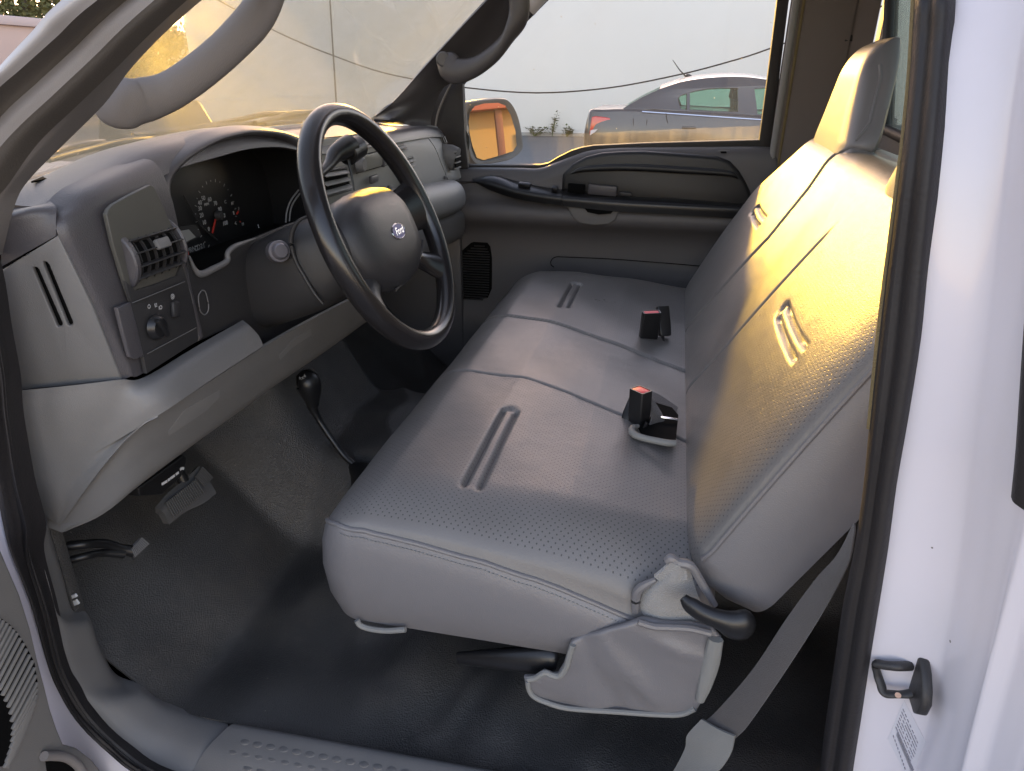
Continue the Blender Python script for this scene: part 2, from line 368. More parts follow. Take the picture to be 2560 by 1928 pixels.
def pad(name, O, e1, e2, n, a0, a1, b0, b1, r, na, nb, h, base, rings, mat, parent, perf=None, warp=None, mats=None):
    """upholstered pad: a height field over a rounded rectangle, with side rings down to `base`"""
    O, e1, e2, n = (np.array(v, float) for v in (O, e1, e2, n))
    As = np.linspace(a0, a1, na); Bs = np.linspace(b0, b1, nb)
    A, B = np.meshgrid(As, Bs, indexing='ij'); A = A.copy(); B = B.copy()
    for ca, sa, ra_ in ((a0+r, -1, r), (a1-r, 1, r)):
        for cb, sb in ((b0+r, -1), (b1-r, 1)):
            P = (A-ca)*sa; Q = (B-cb)*sb; mk = (P > 0) & (Q > 0)
            hyp = np.hypot(P, Q); sc = np.where(mk, np.maximum(P, Q)/np.maximum(hyp, 1e-9), 1)
            A = np.where(mk, ca+(A-ca)*sc, A); B = np.where(mk, cb+(B-cb)*sc, B)
    H = h(A, B)
    bm = bmesh.new(); uvl = bm.loops.layers.uv.new('metres'); pf = bm.verts.layers.float.new('perf')
    uvs = {}
    def pos(a, b, hh):
        if warp: a, b, hh = warp(a, b, hh)
        return O+e1*a+e2*b+n*hh
    vs = [[None]*nb for _ in range(na)]
    for i in range(na):
        for j in range(nb):
            v = bm.verts.new(pos(A[i, j], B[i, j], H[i, j])); vs[i][j] = v; uvs[v] = (A[i, j], B[i, j])
            if perf: v[pf] = perf(A[i, j], B[i, j])
    for i in range(na-1):
        for j in range(nb-1):
            bm.faces.new((vs[i][j], vs[i+1][j], vs[i+1][j+1], vs[i][j+1]))
    loop = [(i, 0) for i in range(na)]+[(na-1, j) for j in range(1, nb)]+[(i, nb-1) for i in range(na-2, -1, -1)]+[(0, j) for j in range(nb-2, 0, -1)]
    L = np.array([[A[i, j], B[i, j], H[i, j]] for i, j in loop]); N = len(L)
    T = np.roll(L[:, :2], -1, 0)-np.roll(L[:, :2], 1, 0); T /= np.maximum(np.linalg.norm(T, axis=1), 1e-9)[:, None]
    No = np.stack([T[:, 1], -T[:, 0]], 1); cen = L[:, :2].mean(0)
    if ((L[:, :2]-cen)*No).sum() < 0: No = -No
    prev = [vs[i][j] for i, j in loop]
    bfun = base if callable(base) else (lambda a, b: base)
    for out, fr in rings:
        cur = []
        for q in range(N):
            a = L[q, 0]+No[q, 0]*out; b = L[q, 1]+No[q, 1]*out; hh = L[q, 2]+(bfun(L[q, 0], L[q, 1])-L[q, 2])*fr
            v = bm.verts.new(pos(a, b, hh)); uvs[v] = (a, b-hh); cur.append(v)
        for q in range(N):
            f = bm.faces.new((prev[q], prev[(q+1) % N], cur[(q+1) % N], cur[q])); f.material_index = 1 if mats else 0
        prev = cur
    f = bm.faces.new(prev); f.material_index = 1 if mats else 0
    for f in bm.faces:
        for lp in f.loops: lp[uvl].uv = uvs[lp.vert]
    edge = [Vector(pos(*L[q])) for q in range(N)]
    return newmesh(name, bm, mats or mat, parent, 50), L, edge
def roll(d, wd, drop):
    t = np.clip(1-d/wd, 0, 1); return drop*(1-np.sqrt(np.maximum(0, 1-t*t)))
def groove(x, wd): return np.exp(-(x/wd)**2)
def sstep(x, a, b):
    t = np.clip((x-a)/(b-a), 0, 1); return t*t*(3-2*t)

# ---- bench cushion
zc = lambda x: np.interp(x, [-.45, -.36, -.25, -.1, .05, .13], [1.166, 1.176, 1.178, 1.168, 1.150, 1.140])
zp = lambda x: np.interp(x, [-.45, -.395, -.35, -.2, -.1, 0, .13], [1.150, 1.150, 1.143, 1.121, 1.096, 1.062, 1.02])
s1 = lambda x: np.interp(x, [-.45, -.40, -.237, -.047, .13], [.63, .627, .608, .516, .43])
s2 = lambda x: np.interp(x, [-.45, -.40, -.2, -.059, .046, .13], [1.0, .992, .930, .851, .79, .74])
A0, A1, B0, B1 = -.432, .085, .13, 1.50
def hc(x, y):
    z = zc(x)
    dn = y-B0; z = z-roll(dn, .11, zc(x)-zp(x))
    z = z-roll(B1-y, .14, .05)-roll(x-A0, .085, .05)
    c = (y-s1(x)); z = z-.0035*groove(c, .0032)
    c2 = (y-s2(x)); z = z-.0045*groove(c2-.0045, .0026)-.0045*groove(c2+.0045, .0026)+.002*groove(c2, .004)
    z = z-.005*groove(y-.80, .14)*sstep(x, -.40, -.25)                  # flatter middle place
    for yc, hw in ((.340, .128), (1.178, .118)):                         # the short double crease across each place
        e = sstep(hw-np.abs(y-yc), -.004, .012)
        z = z-e*(.008*groove(x+.2465, .0034)+.007*groove(x+.2245, .0034)+.0015*groove(x+.2355, .016))
        z = z-.005*groove(np.hypot(x+.2355, y-(yc+hw)), .009)
    pk = np.exp(-np.abs(y-s1(x))/.014)+np.exp(-np.abs(y-s2(x))/.014)+.8*np.exp(-(y-B0)/.02)
    z = z+.0011*pk*np.sin(x*95+2*np.sin(x*37)+y*20)*np.sin(x*23+1)
    z = z+.0018*np.sin(x*31+y*7)*np.sin(y*17+1.3)
    return z
perfc = lambda a, b: (1.0 if (b < s1(a)-.012 or b > s2(a)+.015) and a > -.40 and b > .142 and b < 1.42 else 0.0)
cushion, Lc, Ec = pad('seat_cushion', (0, 0, 0), (1, 0, 0), (0, 1, 0), (0, 0, 1), A0, A1, B0, B1, .055, 190, 460, hc, .982,
                      [(.004, .05), (.010, .2), (.013, .45), (.008, .75), (-.004, .97), (-.03, 1.0)], None, truck, perfc, mats=[m_vinyl, m_vinyl_plain])
near = [Vector((p.x, p.y-.001, p.z)) for p in Ec if p.y < .132 and p.x < .05]
near.sort(key=lambda p: p.x)
corner = sorted([Vector((p.x, p.y, p.z)) for p in Ec if p.x < -.37 and .132 <= p.y < .5], key=lambda p: -p.y)
pp_ = (corner[::3]+near[::6])
tubeobj('piping', pp_, .0034, m_vinyl_plain, cushion, n=8, sub=2)
bm = bmesh.new()                                                         # stitches below the piping
for p, q in zip(near[::2], near[1::2]):
    d = (q-p).normalized(); box(bm, frame(p+Vector((0, -.005, -.0085)), d, (0, 0, 1)), .0028, .0011, .0011)
newmesh('stitching', bm, m_sleeve, cushion)
sk = [(1620, 722), (1430, 770), (1275, 825), (1258, 870), (1240, 930), (1205, 985), (1170, 985), (1130, 968), (1090, 995), (1040, 1000), (1046, 1050), (1070, 1085), (1130, 1115), (1250, 1147), (1500, 1165), (1700, 1178), (1810, 1178), (1880, 1150), (1908, 1105), (1940, 1010), (1975, 900), (2000, 810), (1965, 772), (1860, 745), (1720, 742)]
skp = [V('i', x, y, 'y', .112) for x, y in sk]
skirt = outline_plate('seat_skirt', skp, m_vinyl_plain, cushion, thick=.010, bev=.004)
bm = bmesh.new(); bm.from_mesh(skirt.data); bmesh.ops.triangulate(bm, faces=[f for f in bm.faces if len(f.verts) > 4 or f.calc_area() > 1e-4])
for it in range(5):
    es = [ed for ed in bm.edges if ed.calc_length() > .009]
    if not es: break
    bmesh.ops.subdivide_edges(bm, edges=es, cuts=1, use_grid_fill=False); bmesh.ops.triangulate(bm, faces=[f for f in bm.faces if len(f.verts) > 4])
for v in bm.verts:
    x, z = v.co.x, v.co.z; a = (x-.02)*.8+(z-1.0)*.6
    v.co.y += -.0055*math.exp(-((a+.02)/.012)**2)*math.exp(-((z-1.0)/.05)**2)+.004*math.exp(-((x+.05+.5*(z-1.0))/.014)**2)-.004*math.exp(-((z-1.045+.25*(x-.05))/.010)**2)*math.exp(-((x-.06)/.04)**2)+.0022*math.sin(x*60+z*35)*math.sin(z*48-x*20)-.004*math.sin((z-.92)*22)
for f in bm.faces: f.smooth = True
bm.to_mesh(skirt.data); bm.free()
tubeobj('skirt_welt', [V('i', x, y, 'y', .1095) for x, y in ((1045, 1010), (1050, 1052), (1075, 1088), (1135, 1117), (1250, 1148), (1500, 1166), (1700, 1179), (1815, 1178), (1885, 1150))], .0036, m_sleeve, cushion, n=8)
tubeobj('skirt_binding', [V('i', x, y, 'y', .1095) for x, y in ((1990, 800), (1965, 920), (1935, 1030), (1910, 1105))], [.009, .0105, .009, .006], m_sleeve, cushion, n=10, rb=.006)
tubeobj('skirt_edge', [V('i', x, y, 'y', .1095) for x, y in ((1272, 828), (1255, 880), (1238, 940), (1205, 984), (1165, 982), (1130, 969), (1085, 995), (1045, 1002))], .0042, m_sleeve, cushion, n=8)
tubeobj('skirt_seam', [V('i', x, y, 'y', .1085) for x, y in ((1600, 715), (1680, 738), (1760, 742), (1860, 748), (1965, 772))], .0045, m_vinyl_plain, cushion, n=8)
tubeobj('hem', [V('i', x, y, 'y', .122) for x, y in ((185, 705), (205, 732), (260, 750), (340, 758), (430, 752))], .004, m_sleeve, cushion, n=8)
# torn felt patch where the cover has split beside the recliner
rows = []
rg = random.Random(3)
fp = [[(1755, 405), (1790, 420), (1830, 432), (1858, 440)], [(1700, 480), (1745, 500), (1800, 520), (1875, 500)], [(1640, 545), (1690, 560), (1780, 580), (1900, 580)],
      [(1605, 600), (1660, 630), (1780, 650), (1935, 650)], [(1600, 660), (1680, 690), (1800, 710), (1960, 735)], [(1640, 715), (1720, 742), (1830, 748), (1975, 775)]]
for r_ in fp: rows.append([V('i', x, y, 'y', .134-.012*math.sin(k*1.05)+rg.uniform(-.0025, .0025)) for k, (x, y) in enumerate(r_)])
surf('torn_felt', rows, m_fabric, cushion, 6, 6, .006)
tubeobj('torn_cover_edge', [V('i', x, y, 'y', .13) for x, y in ((1585, 660), (1588, 600), (1600, 555), (1640, 525), (1690, 500))], [.005, .006, .006, .005, .003], m_vinyl_plain, cushion, n=8)
tubeobj('torn_back_edge', [V('i', x, y, 'y', .125) for x, y in ((1742, 410), (1765, 395), (1800, 415), (1850, 425), (1880, 450), (1920, 520), (1985, 630))], [.005, .006, .0055, .006, .005, .005, .004], m_vinyl_plain, cushion, n=8)
rows = [[V('i', x, y, 'y', .122+rg.uniform(-.004, .004)) for x, y in r_] for r_ in ([(1760, 415), (1800, 430), (1840, 440)], [(1725, 455), (1780, 470), (1845, 470)], [(1680, 490), (1740, 525), (1840, 500)])]
surf('felt_flap', rows, m_fabric, cushion, 5, 5, .005)

# ---- bench backrest
BO = (.05, 0, 1.15); be1 = (.4853, 0, .8744); bn = (-.8744, 0, .4853)
sA = lambda a: np.interp(a, [-.02, .006, .286, .40, .49], [1.02, 1.011, .877, .865, .887])
sB = lambda a: np.interp(a, [-.02, -.007, .375, .49], [.665, .66, .544, .51])
BA0, BA1, BB0, BB1 = -.012, .505, .15, 1.475
def hb(a, b):
    z = .004*np.sin(np.clip(a/.47, 0, 1)*math.pi)
    z = z-roll(b-BB0, .10, .022)-roll(BB1-b, .13, .06)-roll(BA1-a, .06, .05)-roll(a-BA0, .04, .02)
    z = z-.006*groove(b-sA(a)-.004, .003)-.005*groove(b-sA(a)+.004, .003)
    z = z-.006*groove(b-sB(a), .0045)*sstep(.40-a, 0, .06)
    z = z-.010*groove((b-.76)/.12, 1)*sstep(a, .02, .14)
    for ac, bc, hw in ((.252, .381, .098), (.29, 1.095, .095)):
        e = sstep(hw-np.abs(b-bc), -.004, .012); ax_ = a-ac-.4*(b-bc)**2
        z = z-e*(.007*groove(ax_-.0105, .0034)+.007*groove(ax_+.0105, .0034))-.005*groove(np.hypot(ax_, b-bc-hw), .009)
    return z
perfb = lambda a, b: 1.0 if b < sB(a)-.012 and b > .16 and a < .36 else 0.0
def warpb(a, b, hh):
    return a-float(np.clip(b-1.17, 0, 1))*.72*float(sstep(a, .02, .50)), b, hh
back, Lb, Eb = pad('seat_backrest', BO, be1, (0, 1, 0), bn, BA0, BA1, BB0, BB1, .035, 180, 440, hb, -.125,
                   [(.004, .05), (.014, .25), (.018, .55), (.014, .9), (-.01, 1.0)], None, truck, perfb, warpb, mats=[m_vinyl, m_vinyl_plain])
nb_ = sorted([p for p in Eb if p.y < .152], key=lambda p: p.z)
tubeobj('piping', [Vector((p.x, p.y-.0005, p.z)) for p in nb_[::6]], .0034, m_vinyl_plain, back, n=8, sub=2)
bm = bmesh.new()
for p, q in zip(nb_[::2], nb_[1::2]):
    d = (q-p).normalized(); box(bm, frame(p+Vector((.0075, -.0045, -.0045)), d, (0, 1, 0)), .0028, .0011, .0011)
newmesh('stitching', bm, m_sleeve, back)

def headrest(yc, nm):
    e1 = Vector((.17, 0, .985)).normalized(); n = Vector((-e1.z, 0, e1.x)); O = Vector((.302 if yc > .8 else .286, yc, 1.578 if yc > .8 else 1.560))
    L_ = .178
    def warp(a, b, hh):
        f = 1-.50*np.clip(a/L_, 0, 1)+.04*sstep(-a, -.05, .03)
        return a, b*f, hh
    def h(a, b): return .012-roll(.178-np.abs(b), .075, .034)-roll(L_-a, .07, .04)
    o, L, E = pad(nm, O, e1, (0, 1, 0), n, -.02, L_, -.178, .178, .06, 60, 70, h, -.050, [(.004, .1), (.010, .4), (.010, .75), (.002, .92), (-.012, 1.0)], None, truck, None, warp, mats=[m_vinyl_plain, m_vinyl_plain])
    sd_ = [p for p in E if p.z > 1.57]
    k0 = min(range(len(sd_)), key=lambda k: (sd_[k].z if sd_[k].y < yc else 9))
    low = sorted([p for p in E if p.z > 1.585 and p.y < yc], key=lambda p: p.z)
    top = [p for p in low if p.z < 1.72]
    tubeobj('piping', top[::4], .003, m_vinyl_plain, o, n=8, sub=2)
    # rear edge seam and the foot that flares into the backrest
    rows = []
    for k, (f, dz) in enumerate(((1.32, -.055), (1.14, -.025), (1.0, .0), (.90, .018))):
        ring = []
        for i in range(28):
            a = 2*math.pi*i/28; cx, cy = math.cos(a), math.sin(a)
            sx = abs(cx)**.55*(1 if cx > 0 else -1); sy = abs(cy)**.55*(1 if cy > 0 else -1)
            ring.append(Vector((.328+dz*.2+sx*.029*f, yc+sy*.160*f, 1.590+dz)))
        rows.append(ring+[ring[0]])
    P = crom(arr(rows), 5); bm = bmesh.new(); add_grid(bm, P[:, :-1], closed_v=True); newmesh('headrest_foot', bm, m_vinyl_plain, o)
    return o
headrest(1.015, 'headrest'); headrest(.325, 'headrest')

# recliner lever, slide lever, seat base
rec = tubeobj('recliner_lever', [V('i', x, y, 'y', yy) for x, y, yy in ((1826, 590, .098), (1862, 628, .094), (1930, 672, .088), (2010, 702, .084), (2085, 728, .084), (2140, 725, .088), (2165, 712, .094))],
              [.005, .0105, .0115, .0125, .019, .019, .010], m_black, truck, n=18, rb=[.005, .008, .009, .010, .012, .012, .007])
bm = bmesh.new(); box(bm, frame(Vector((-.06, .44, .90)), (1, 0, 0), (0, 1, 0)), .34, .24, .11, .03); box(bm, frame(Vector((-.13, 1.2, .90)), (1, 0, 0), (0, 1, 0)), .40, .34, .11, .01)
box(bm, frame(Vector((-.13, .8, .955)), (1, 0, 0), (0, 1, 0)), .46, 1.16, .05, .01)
newmesh('seat_base', bm, m_hole, truck)  # near-black: the shadow under the seat is put into its colour
sl = tubeobj('slide_lever', [V('i', x, y, 'y', yy) for x, y, yy in ((700, 895, .17), (900, 900, .15), (1050, 905, .142), (1160, 905, .14), (1195, 912, .14))], [.010, .016, .020, .021, .014], m_black, truck, n=14, rb=[.006, .012, .014, .014, .01])

# ---- seat belt buckles
def buckle(top, bot, wx, size, label):
    ax_ = (top-bot).normalized(); L = (top-bot).length
    f = frame((top+bot)/2, wx, ax_); bm = bmesh.new(); w_, d_ = size
    ring = []
    prof = [(-.5, .80), (-.46, .92), (-.2, 1.0), (.44, 1.0), (.5, .97)]
    rows = [[f @ Vector((x*s, t*L, z*s)) for x, z in rr_out(w_, d_, .0035, 4)] for t, s in prof]
    inner = [[f @ Vector((x*.84, t*L, z*.80)) for x, z in rr_out(w_, d_, .003, 4)] for t in (.5, .455)]
    vs = add_grid(bm, arr(rows+inner), closed_v=True); bm.faces.new(vs[0][::-1]); bm.faces.new(vs[-1])
    o = newmesh('seat_belt_buckle', bm, m_black, truck)
    bm = bmesh.new(); box(bm, f @ Matrix.Translation((0, .478*L, 0)), w_*.80, .03*L, d_*.74, .0008); newmesh('release_button', bm, m_red, o)
    return o
b1 = buckle(V('p', 380, 1012, 'y', .505), V('p', 505, 1325, 'y', .482), (.75, -.66, 0), (.031, .0245), '')
tubeobj('buckle_strap', [V('p', 505, 1325, 'y', .482), V('p', 490, 1380, 'y', .475), V('p', 470, 1420, 'y', .465)], [.008, .009, .009], m_black, b1, rb=.004)
b2 = buckle(V('p', 500, 305, 'y', .925), V('p', 560, 595, 'y', .945), (.93, .36, 0), (.041, .0165), '')
tubeobj('buckle_strap', [V('p', 565, 590, 'y', .925), V('p', 590, 625, 'y', .915), V('p', 610, 665, 'y', .90)], [.007, .007, .007], m_black, b2, rb=.003)
b3 = buckle(V('p', 655, 250, 'y', .985), V('p', 670, 520, 'y', .955), (.93, .36, 0), (.028, .018), '')
tubeobj('buckle_strap', [V('p', 655, 525, 'y', .955), V('p', 665, 600, 'y', .935), V('p', 680, 680, 'y', .90)], [.006, .006, .006], m_black, b3, rb=.003)
# second tongue behind the near buckle, and the slit the buckles come through
b4 = buckle(V('p', 330, 1130, 'y', .535), V('p', 450, 1300, 'y', .505), (.9, -.4, 0), (.030, .02), '')
slit = outline_plate('buckle_slit', [V('p', x, y, 'z', 1.166) for x, y in ((420, 1355), (470, 1435), (620, 1490), (775, 1500), (800, 1250), (740, 1180), (590, 1135), (560, 1240), (500, 1330))], m_hole, cushion, thick=.002)
tubeobj('slit_welt', [V('p', x, y, 'z', 1.17) for x, y in ((430, 1352), (385, 1372), (372, 1400), (400, 1435), (480, 1465), (600, 1492), (700, 1510), (775, 1512))], [.003, .006, .0065, .006, .0055, .0055, .0055, .005], m_sleeve, cushion, n=10)
rows = [[V('p', x, y, 'y', yy) for x, y, yy in r_] for r_ in ([(500, 1015, .60), (620, 1060, .60), (800, 1180, .58)], [(560, 1130, .56), (610, 1140, .57), (780, 1225, .56)])]
surf('slit_flap', rows, m_belt, cushion, 5, 5, .003)
surf('buckle_flap', [[V('p', x, y, 'y', yy) for x, y, yy in r_] for r_ in ([(545, 1100, .52), (590, 1140, .53), (640, 1220, .525)], [(560, 1260, .49), (620, 1270, .50), (690, 1340, .495)], [(505, 1420, .47), (600, 1450, .475), (705, 1480, .47)])], m_belt, cushion, 5, 5, .003)
bm = bmesh.new(); box(bm, frame(V('p', 715, 1282, 'y', .50), (1, .1, -.1), (0, 1, 0)), .028, .006, .003, .001); newmesh('belt_anchor', bm, m_chrome, cushion)

# ---- lap and shoulder belt beside the seat
def strap(name, pts, wd, mat, parent, thick=.0016):
    rows = []
    for p, q in pts: rows.append([p, (p+q)/2+Vector((0, -.002, 0)), q])
    return surf(name, rows, mat, parent, 6, 4, thick)
sb = strap('seat_belt', [(V('j', 1222, 245, 'y', .085), V('j', 1224, 300, 'y', .075)), (V('j', 1125, 430, 'y', .085), V('j', 1195, 460, 'y', .065)), (V('j', 1010, 560, 'y', .085), V('j', 1120, 620, 'y', .062)), (V('j', 840, 790, 'y', .085), V('j', 1000, 830, 'y', .06)),
      (V('j', 640, 1090, 'y', .085), V('j', 820, 1110, 'y', .06)), (V('j', 430, 1330, 'y', .09), V('j', 620, 1400, 'y', .06)), (V('j', 360, 1385, 'y', .092), V('j', 545, 1480, 'y', .062))], .05, m_belt, truck)
strap('belt_sleeve', [(V('j', 350, 1370, 'y', .086), V('j', 540, 1468, 'y', .056)), (V('j', 270, 1460, 'y', .09), V('j', 520, 1560, 'y', .055)), (V('j', 255, 1540, 'y', .09), V('j', 470, 1640, 'y', .055)), (V('j', 180, 1680, 'y', .09), V('j', 400, 1700, 'y', .055)), (V('j', 60, 1830, 'y', .09), V('j', 300, 1850, 'y', .055))], .05, m_sleeve, sb, .003)

# ------------------------------------------------------------------ dashboard
def L3(spec):   # list of (zone, x, y, axis, value) -> points
    return [V(*s) for s in spec]
def topz(y): return interp(y, [.07, .12, .20, .30, .42, .53, .63, .72, .9, 1.1, 1.3, 1.45, 1.6], [1.553, 1.566, 1.582, 1.602, 1.610, 1.614, 1.604, 1.582, 1.578, 1.574, 1.570, 1.564, 1.552])
def basex(y): return interp(y, [.06, .2, .43, .65, 1.0, 1.28, 1.45, 1.62], [-.775, -.815, -.90, -.95, -.985, -.995, -.97, -.92])
ys = [.085, .14, .22, .30, .40, .50, .60, .68, .76, .90, 1.05, 1.2, 1.35, 1.48, 1.60]
rows = []
for f, dx, zf in ((0, 0, 0), (.30, 0, .62), (.75, 0, 1.0), (1, 0, 1), (1, .020, -1), (1, .030, -2), (1, .034, -3)):
    r_ = []
    for y in ys:
        xf = interp(y, [.085, .14, .2, .3, .6, .72, .9, 1.3, 1.6], [-.690, -.693, -.698, -.705, -.71, -.70, -.695, -.70, -.725]); xb = basex(y)
        zt = topz(y); zb = 1.566
        z = zb+(zt-zb)*zf if zf >= 0 else zt+zf*.0065*(1 if zf > -1.5 else 1.5)
        r_.append(Vector((xb+(xf-xb)*f+dx, y, z)))
    rows.append(r_)
dash = surf('dashboard', rows, m_pad, truck, 4, 4, .006, away=(-.5, .8, 3))
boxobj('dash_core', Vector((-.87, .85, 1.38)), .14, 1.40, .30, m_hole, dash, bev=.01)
# left end: top roll, corner pad, slotted side cover
surf('dash_end', [L3([('a', 6, 1640, 'y', .06), ('a', 170, 1548, 'y', .064), ('a', 343, 1450, 'y', .07)]), L3([('a', 12, 1450, 'y', .058), ('a', 170, 1400, 'y', .063), ('a', 344, 1350, 'y', .075)]),
      L3([('a', 60, 1325, 'y', .060), ('a', 190, 1290, 'y', .068), ('a', 345, 1275, 'y', .084)]), [Vector((-.735, .088, 1.553)), Vector((-.71, .092, 1.556)), Vector((-.688, .098, 1.561))]], m_pad, dash, 5, 4, .005)
cpl = lambda z, x, y: VP(z, x, y, (-.740, .06, 1.49), np.cross((.076, .01, .037), (.087, .04, -.145)))
cap = [cpl('e', *p) for p in ((8, 445), (352, 232), (560, 660), (735, 1098), (420, 1135), (128, 1163), (70, 800))]
def slot(c0, c1, c2, c3):
    q = [np.array(c, float) for c in (c0, c1, c2, c3)]
    out = [q[0]+(q[1]-q[0])*.15+(q[3]-q[0])*.015, (q[0]+q[1])/2, q[1]+(q[0]-q[1])*.15+(q[2]-q[1])*.015, q[1]+(q[2]-q[1])*.06, q[2]+(q[1]-q[2])*.04, q[2]+(q[3]-q[2])*.2, q[3]+(q[2]-q[3])*.2, q[3]+(q[0]-q[3])*.04, q[0]+(q[3]-q[0])*.06]
    return [cpl('e', *p) for p in out]
outline_plate('side_cover', cap, m_case, dash, thick=.006, bev=.0015, holes=[slot((183, 405), (236, 405), (398, 775), (348, 795)), slot((245, 368), (298, 372), (462, 768), (412, 788))])
rc = np.cross((.076, .01, .037), (.087, .04, -.145)); rc = rc/np.linalg.norm(rc); rc = rc*(1 if rc[1] > 0 else -1)
outline_plate('side_recess', [cpl('e', *p)+Vector(rc*.007) for p in ((150, 380), (310, 330), (500, 790), (330, 830))], m_hole, dash, thick=.002)
cy = [.118, .150, .20, .262]
rows = []
for z_, xs in ((1.562, (-.692, -.694, -.697, -.70)), (1.556, (-.660, -.660, -.664, -.670)), (1.535, (-.650, -.650, -.652, -.656)), (1.48, (-.647, -.648, -.650, -.652)), (1.41, (-.645, -.646, -.648, -.65)), (1.342, (-.643, -.643, -.646, -.648))):
    t = min(1, max(0, (1.527-z_)/.182)); e0 = Vector((-.6635+.0105*t, .072+.030*t, z_))
    if z_ > 1.55: e0 = Vector((-.690 if z_ > 1.56 else -.674, .088, z_-.004))
    rows.append([e0, e0+Vector((.009 if z_ < 1.56 else 0, .009, .003))]+[Vector((x, y, z_+(0 if z_ < 1.5 else interp(y, [.088, .12, .15, .26], [0, .008, .014, .030])*(1 if z_ > 1.54 else .5)))) for x, y in zip(xs, cy)])
surf('corner_pad', rows, m_pad, dash, 5, 4, .005)
bz = [('a', 660, 1320), ('a', 672, 1290), ('a', 700, 1262), ('a', 800, 1205), ('a', 925, 1142), ('a', 945, 1150), ('a', 985, 1230), ('a', 1040, 1360), ('e', 1112, 300), ('e', 1150, 500), ('e', 1175, 600), ('e', 820, 640), ('e', 770, 500), ('e', 700, 270)]
outline_plate('vent_bezel', [V(z, x, y, 'x', -.637) for z, x, y in bz], m_bezel, dash, thick=.006, bev=.001)
outline_plate('vent_surround', [V('e', x, y, 'x', -.6335) for x, y in ((775, 505), (835, 560), (960, 520), (1090, 470), (1118, 400), (1146, 490), (1172, 595), (820, 636), (800, 600))], m_dark, dash, thick=.004, bev=.0005)
sp_ = [('e', 800, 635), ('e', 1140, 498), ('e', 1175, 600), ('e', 1212, 780), ('e', 1216, 862), ('e', 905, 1062), ('e', 885, 960)]
hs = outline_plate('switch_panel', [V(z, x, y, 'x', -.634) for z, x, y in sp_], m_dark, dash, thick=.006, bev=.0008)
outline_plate('panel_edge', [V('e', x, y, 'x', -.633) for x, y in ((728, 668), (800, 640), (835, 760), (880, 958), (830, 975), (805, 960), (760, 800))], m_pad, dash, thick=.006, bev=.0015)
for p, q in (((815, 632), (1135, 502)), ((905, 945), (1205, 785))):
    bm = bmesh.new(); a_, b_ = V('e', *p, 'x', -.6305), V('e', *q, 'x', -.6305); box(bm, frame((a_+b_)/2, b_-a_, (1, 0, 0)), (b_-a_).length, .001, .0009); newmesh('panel_seam', bm, m_mid, dash)
kb = V('e', 950, 782, 'x', -.631); bm = bmesh.new(); cyl(bm, kb, (1, 0, 0), .0165, .010, .0140, bev=.002)
box(bm, frame(kb+Vector((.010, 0, 0)), (1, 0, 0), (0, -.5, 1)), .010, .028, .007, .002); newmesh('headlight_knob', bm, m_black, dash)
bm = bmesh.new(); box(bm, frame(V('e', 1078, 672, 'x', -.630), (1, 0, 0), (0, .2, 1)), .007, .021, .014, .003); newmesh('dimmer_wheel', bm, m_dark, dash)
FX = lambda p: frame(p, (0, 1, 0), (0, 0, 1))          # lettering that faces the rear of the cab
bm = bmesh.new()
def ring2(bm, p, r, wd):
    vs = [[FX(p) @ Vector((rr*math.cos(a), rr*math.sin(a), 0)) for a in np.linspace(0, 2*math.pi, 20, endpoint=False)] for rr in (r, r-wd)]
    add_grid(bm, arr(vs), closed_v=True)
ring2(bm, V('e', 916, 655, 'x', -.6305), .0026, .0007)
p = V('e', 957, 647, 'x', -.6305)
for k in (-1, 0, 1): box(bm, FX(p+Vector((0, .0012, k*.0018))), .0026, .0006, .0002)
box(bm, FX(p+Vector((0, -.0013, 0))), .0008, .0046, .0002)
p = V('e', 988, 660, 'x', -.6305); ring2(bm, p, .0026, .0008)
for k in (-1, 0, 1): box(bm, FX(p+Vector((0, -.0034, k*.0014))), .0016, .0006, .0002)
p = V('e', 1061, 594, 'x', -.6305); ring2(bm, p, .0036, .0007); ring2(bm, p, .0018, .0008)
newmesh('switch_symbols', bm, m_white, dash)
# barrel vents
def barrel_vent(nm, c, rad, y0, y1, nv, tab):
    bm = bmesh.new(); cyl(bm, Vector((c[0], y0+.008, c[1])), (0, 1, 0), rad*.84, y1-y0-.016, n=40)
    o = newmesh(nm, bm, m_hole, dash)
    for ya, hh in ((y0, .010), (y1-.006, .006)):
        bm = bmesh.new(); cyl(bm, Vector((c[0], ya, c[1])), (0, 1, 0), rad, hh, n=40, bev=.002); newmesh('vent_end', bm, m_pad, o)
    bm = bmesh.new()
    for k in range(6):
        a = R(62-k*23); m4 = frame(Vector((c[0]+rad*.93*math.cos(a), (y0+y1)/2, c[1]+rad*.93*math.sin(a))), (math.cos(a), 0, math.sin(a)), (0, 1, 0))
        box(bm, m4, .008, y1-y0-.012, .0017, .0006)
    newmesh('slat', bm, m_dark, o)
    bm = bmesh.new()
    for k in range(nv):
        y = y0+(y1-y0)*(k+1)/(nv+1)
        for j in range(9):
            a = R(66-j*17); a2 = R(66-(j+1)*17); p = Vector((c[0]+rad*.86*math.cos((a+a2)/2), y, c[1]+rad*.86*math.sin((a+a2)/2)))
            box(bm, frame(p, (math.cos((a+a2)/2), 0, math.sin((a+a2)/2)), (0, 1, 0)), .006, .0012, rad*.26)
    newmesh('vane', bm, m_dark, o)
    if tab:
        a = R(20); bm = bmesh.new(); box(bm, frame(Vector((c[0]+rad*1.02*math.cos(a), (y0+y1)/2+.004, c[1]+rad*1.02*math.sin(a))), (math.cos(a), 0, math.sin(a)), (0, 1, 0)), .007, .024, .013, .002)
        newmesh('vent_tab', bm, m_mid, o)
    return o
for ob in [barrel_vent('air_vent', (-.664, 1.483), .041, .134, .236, 6, True)]: pass
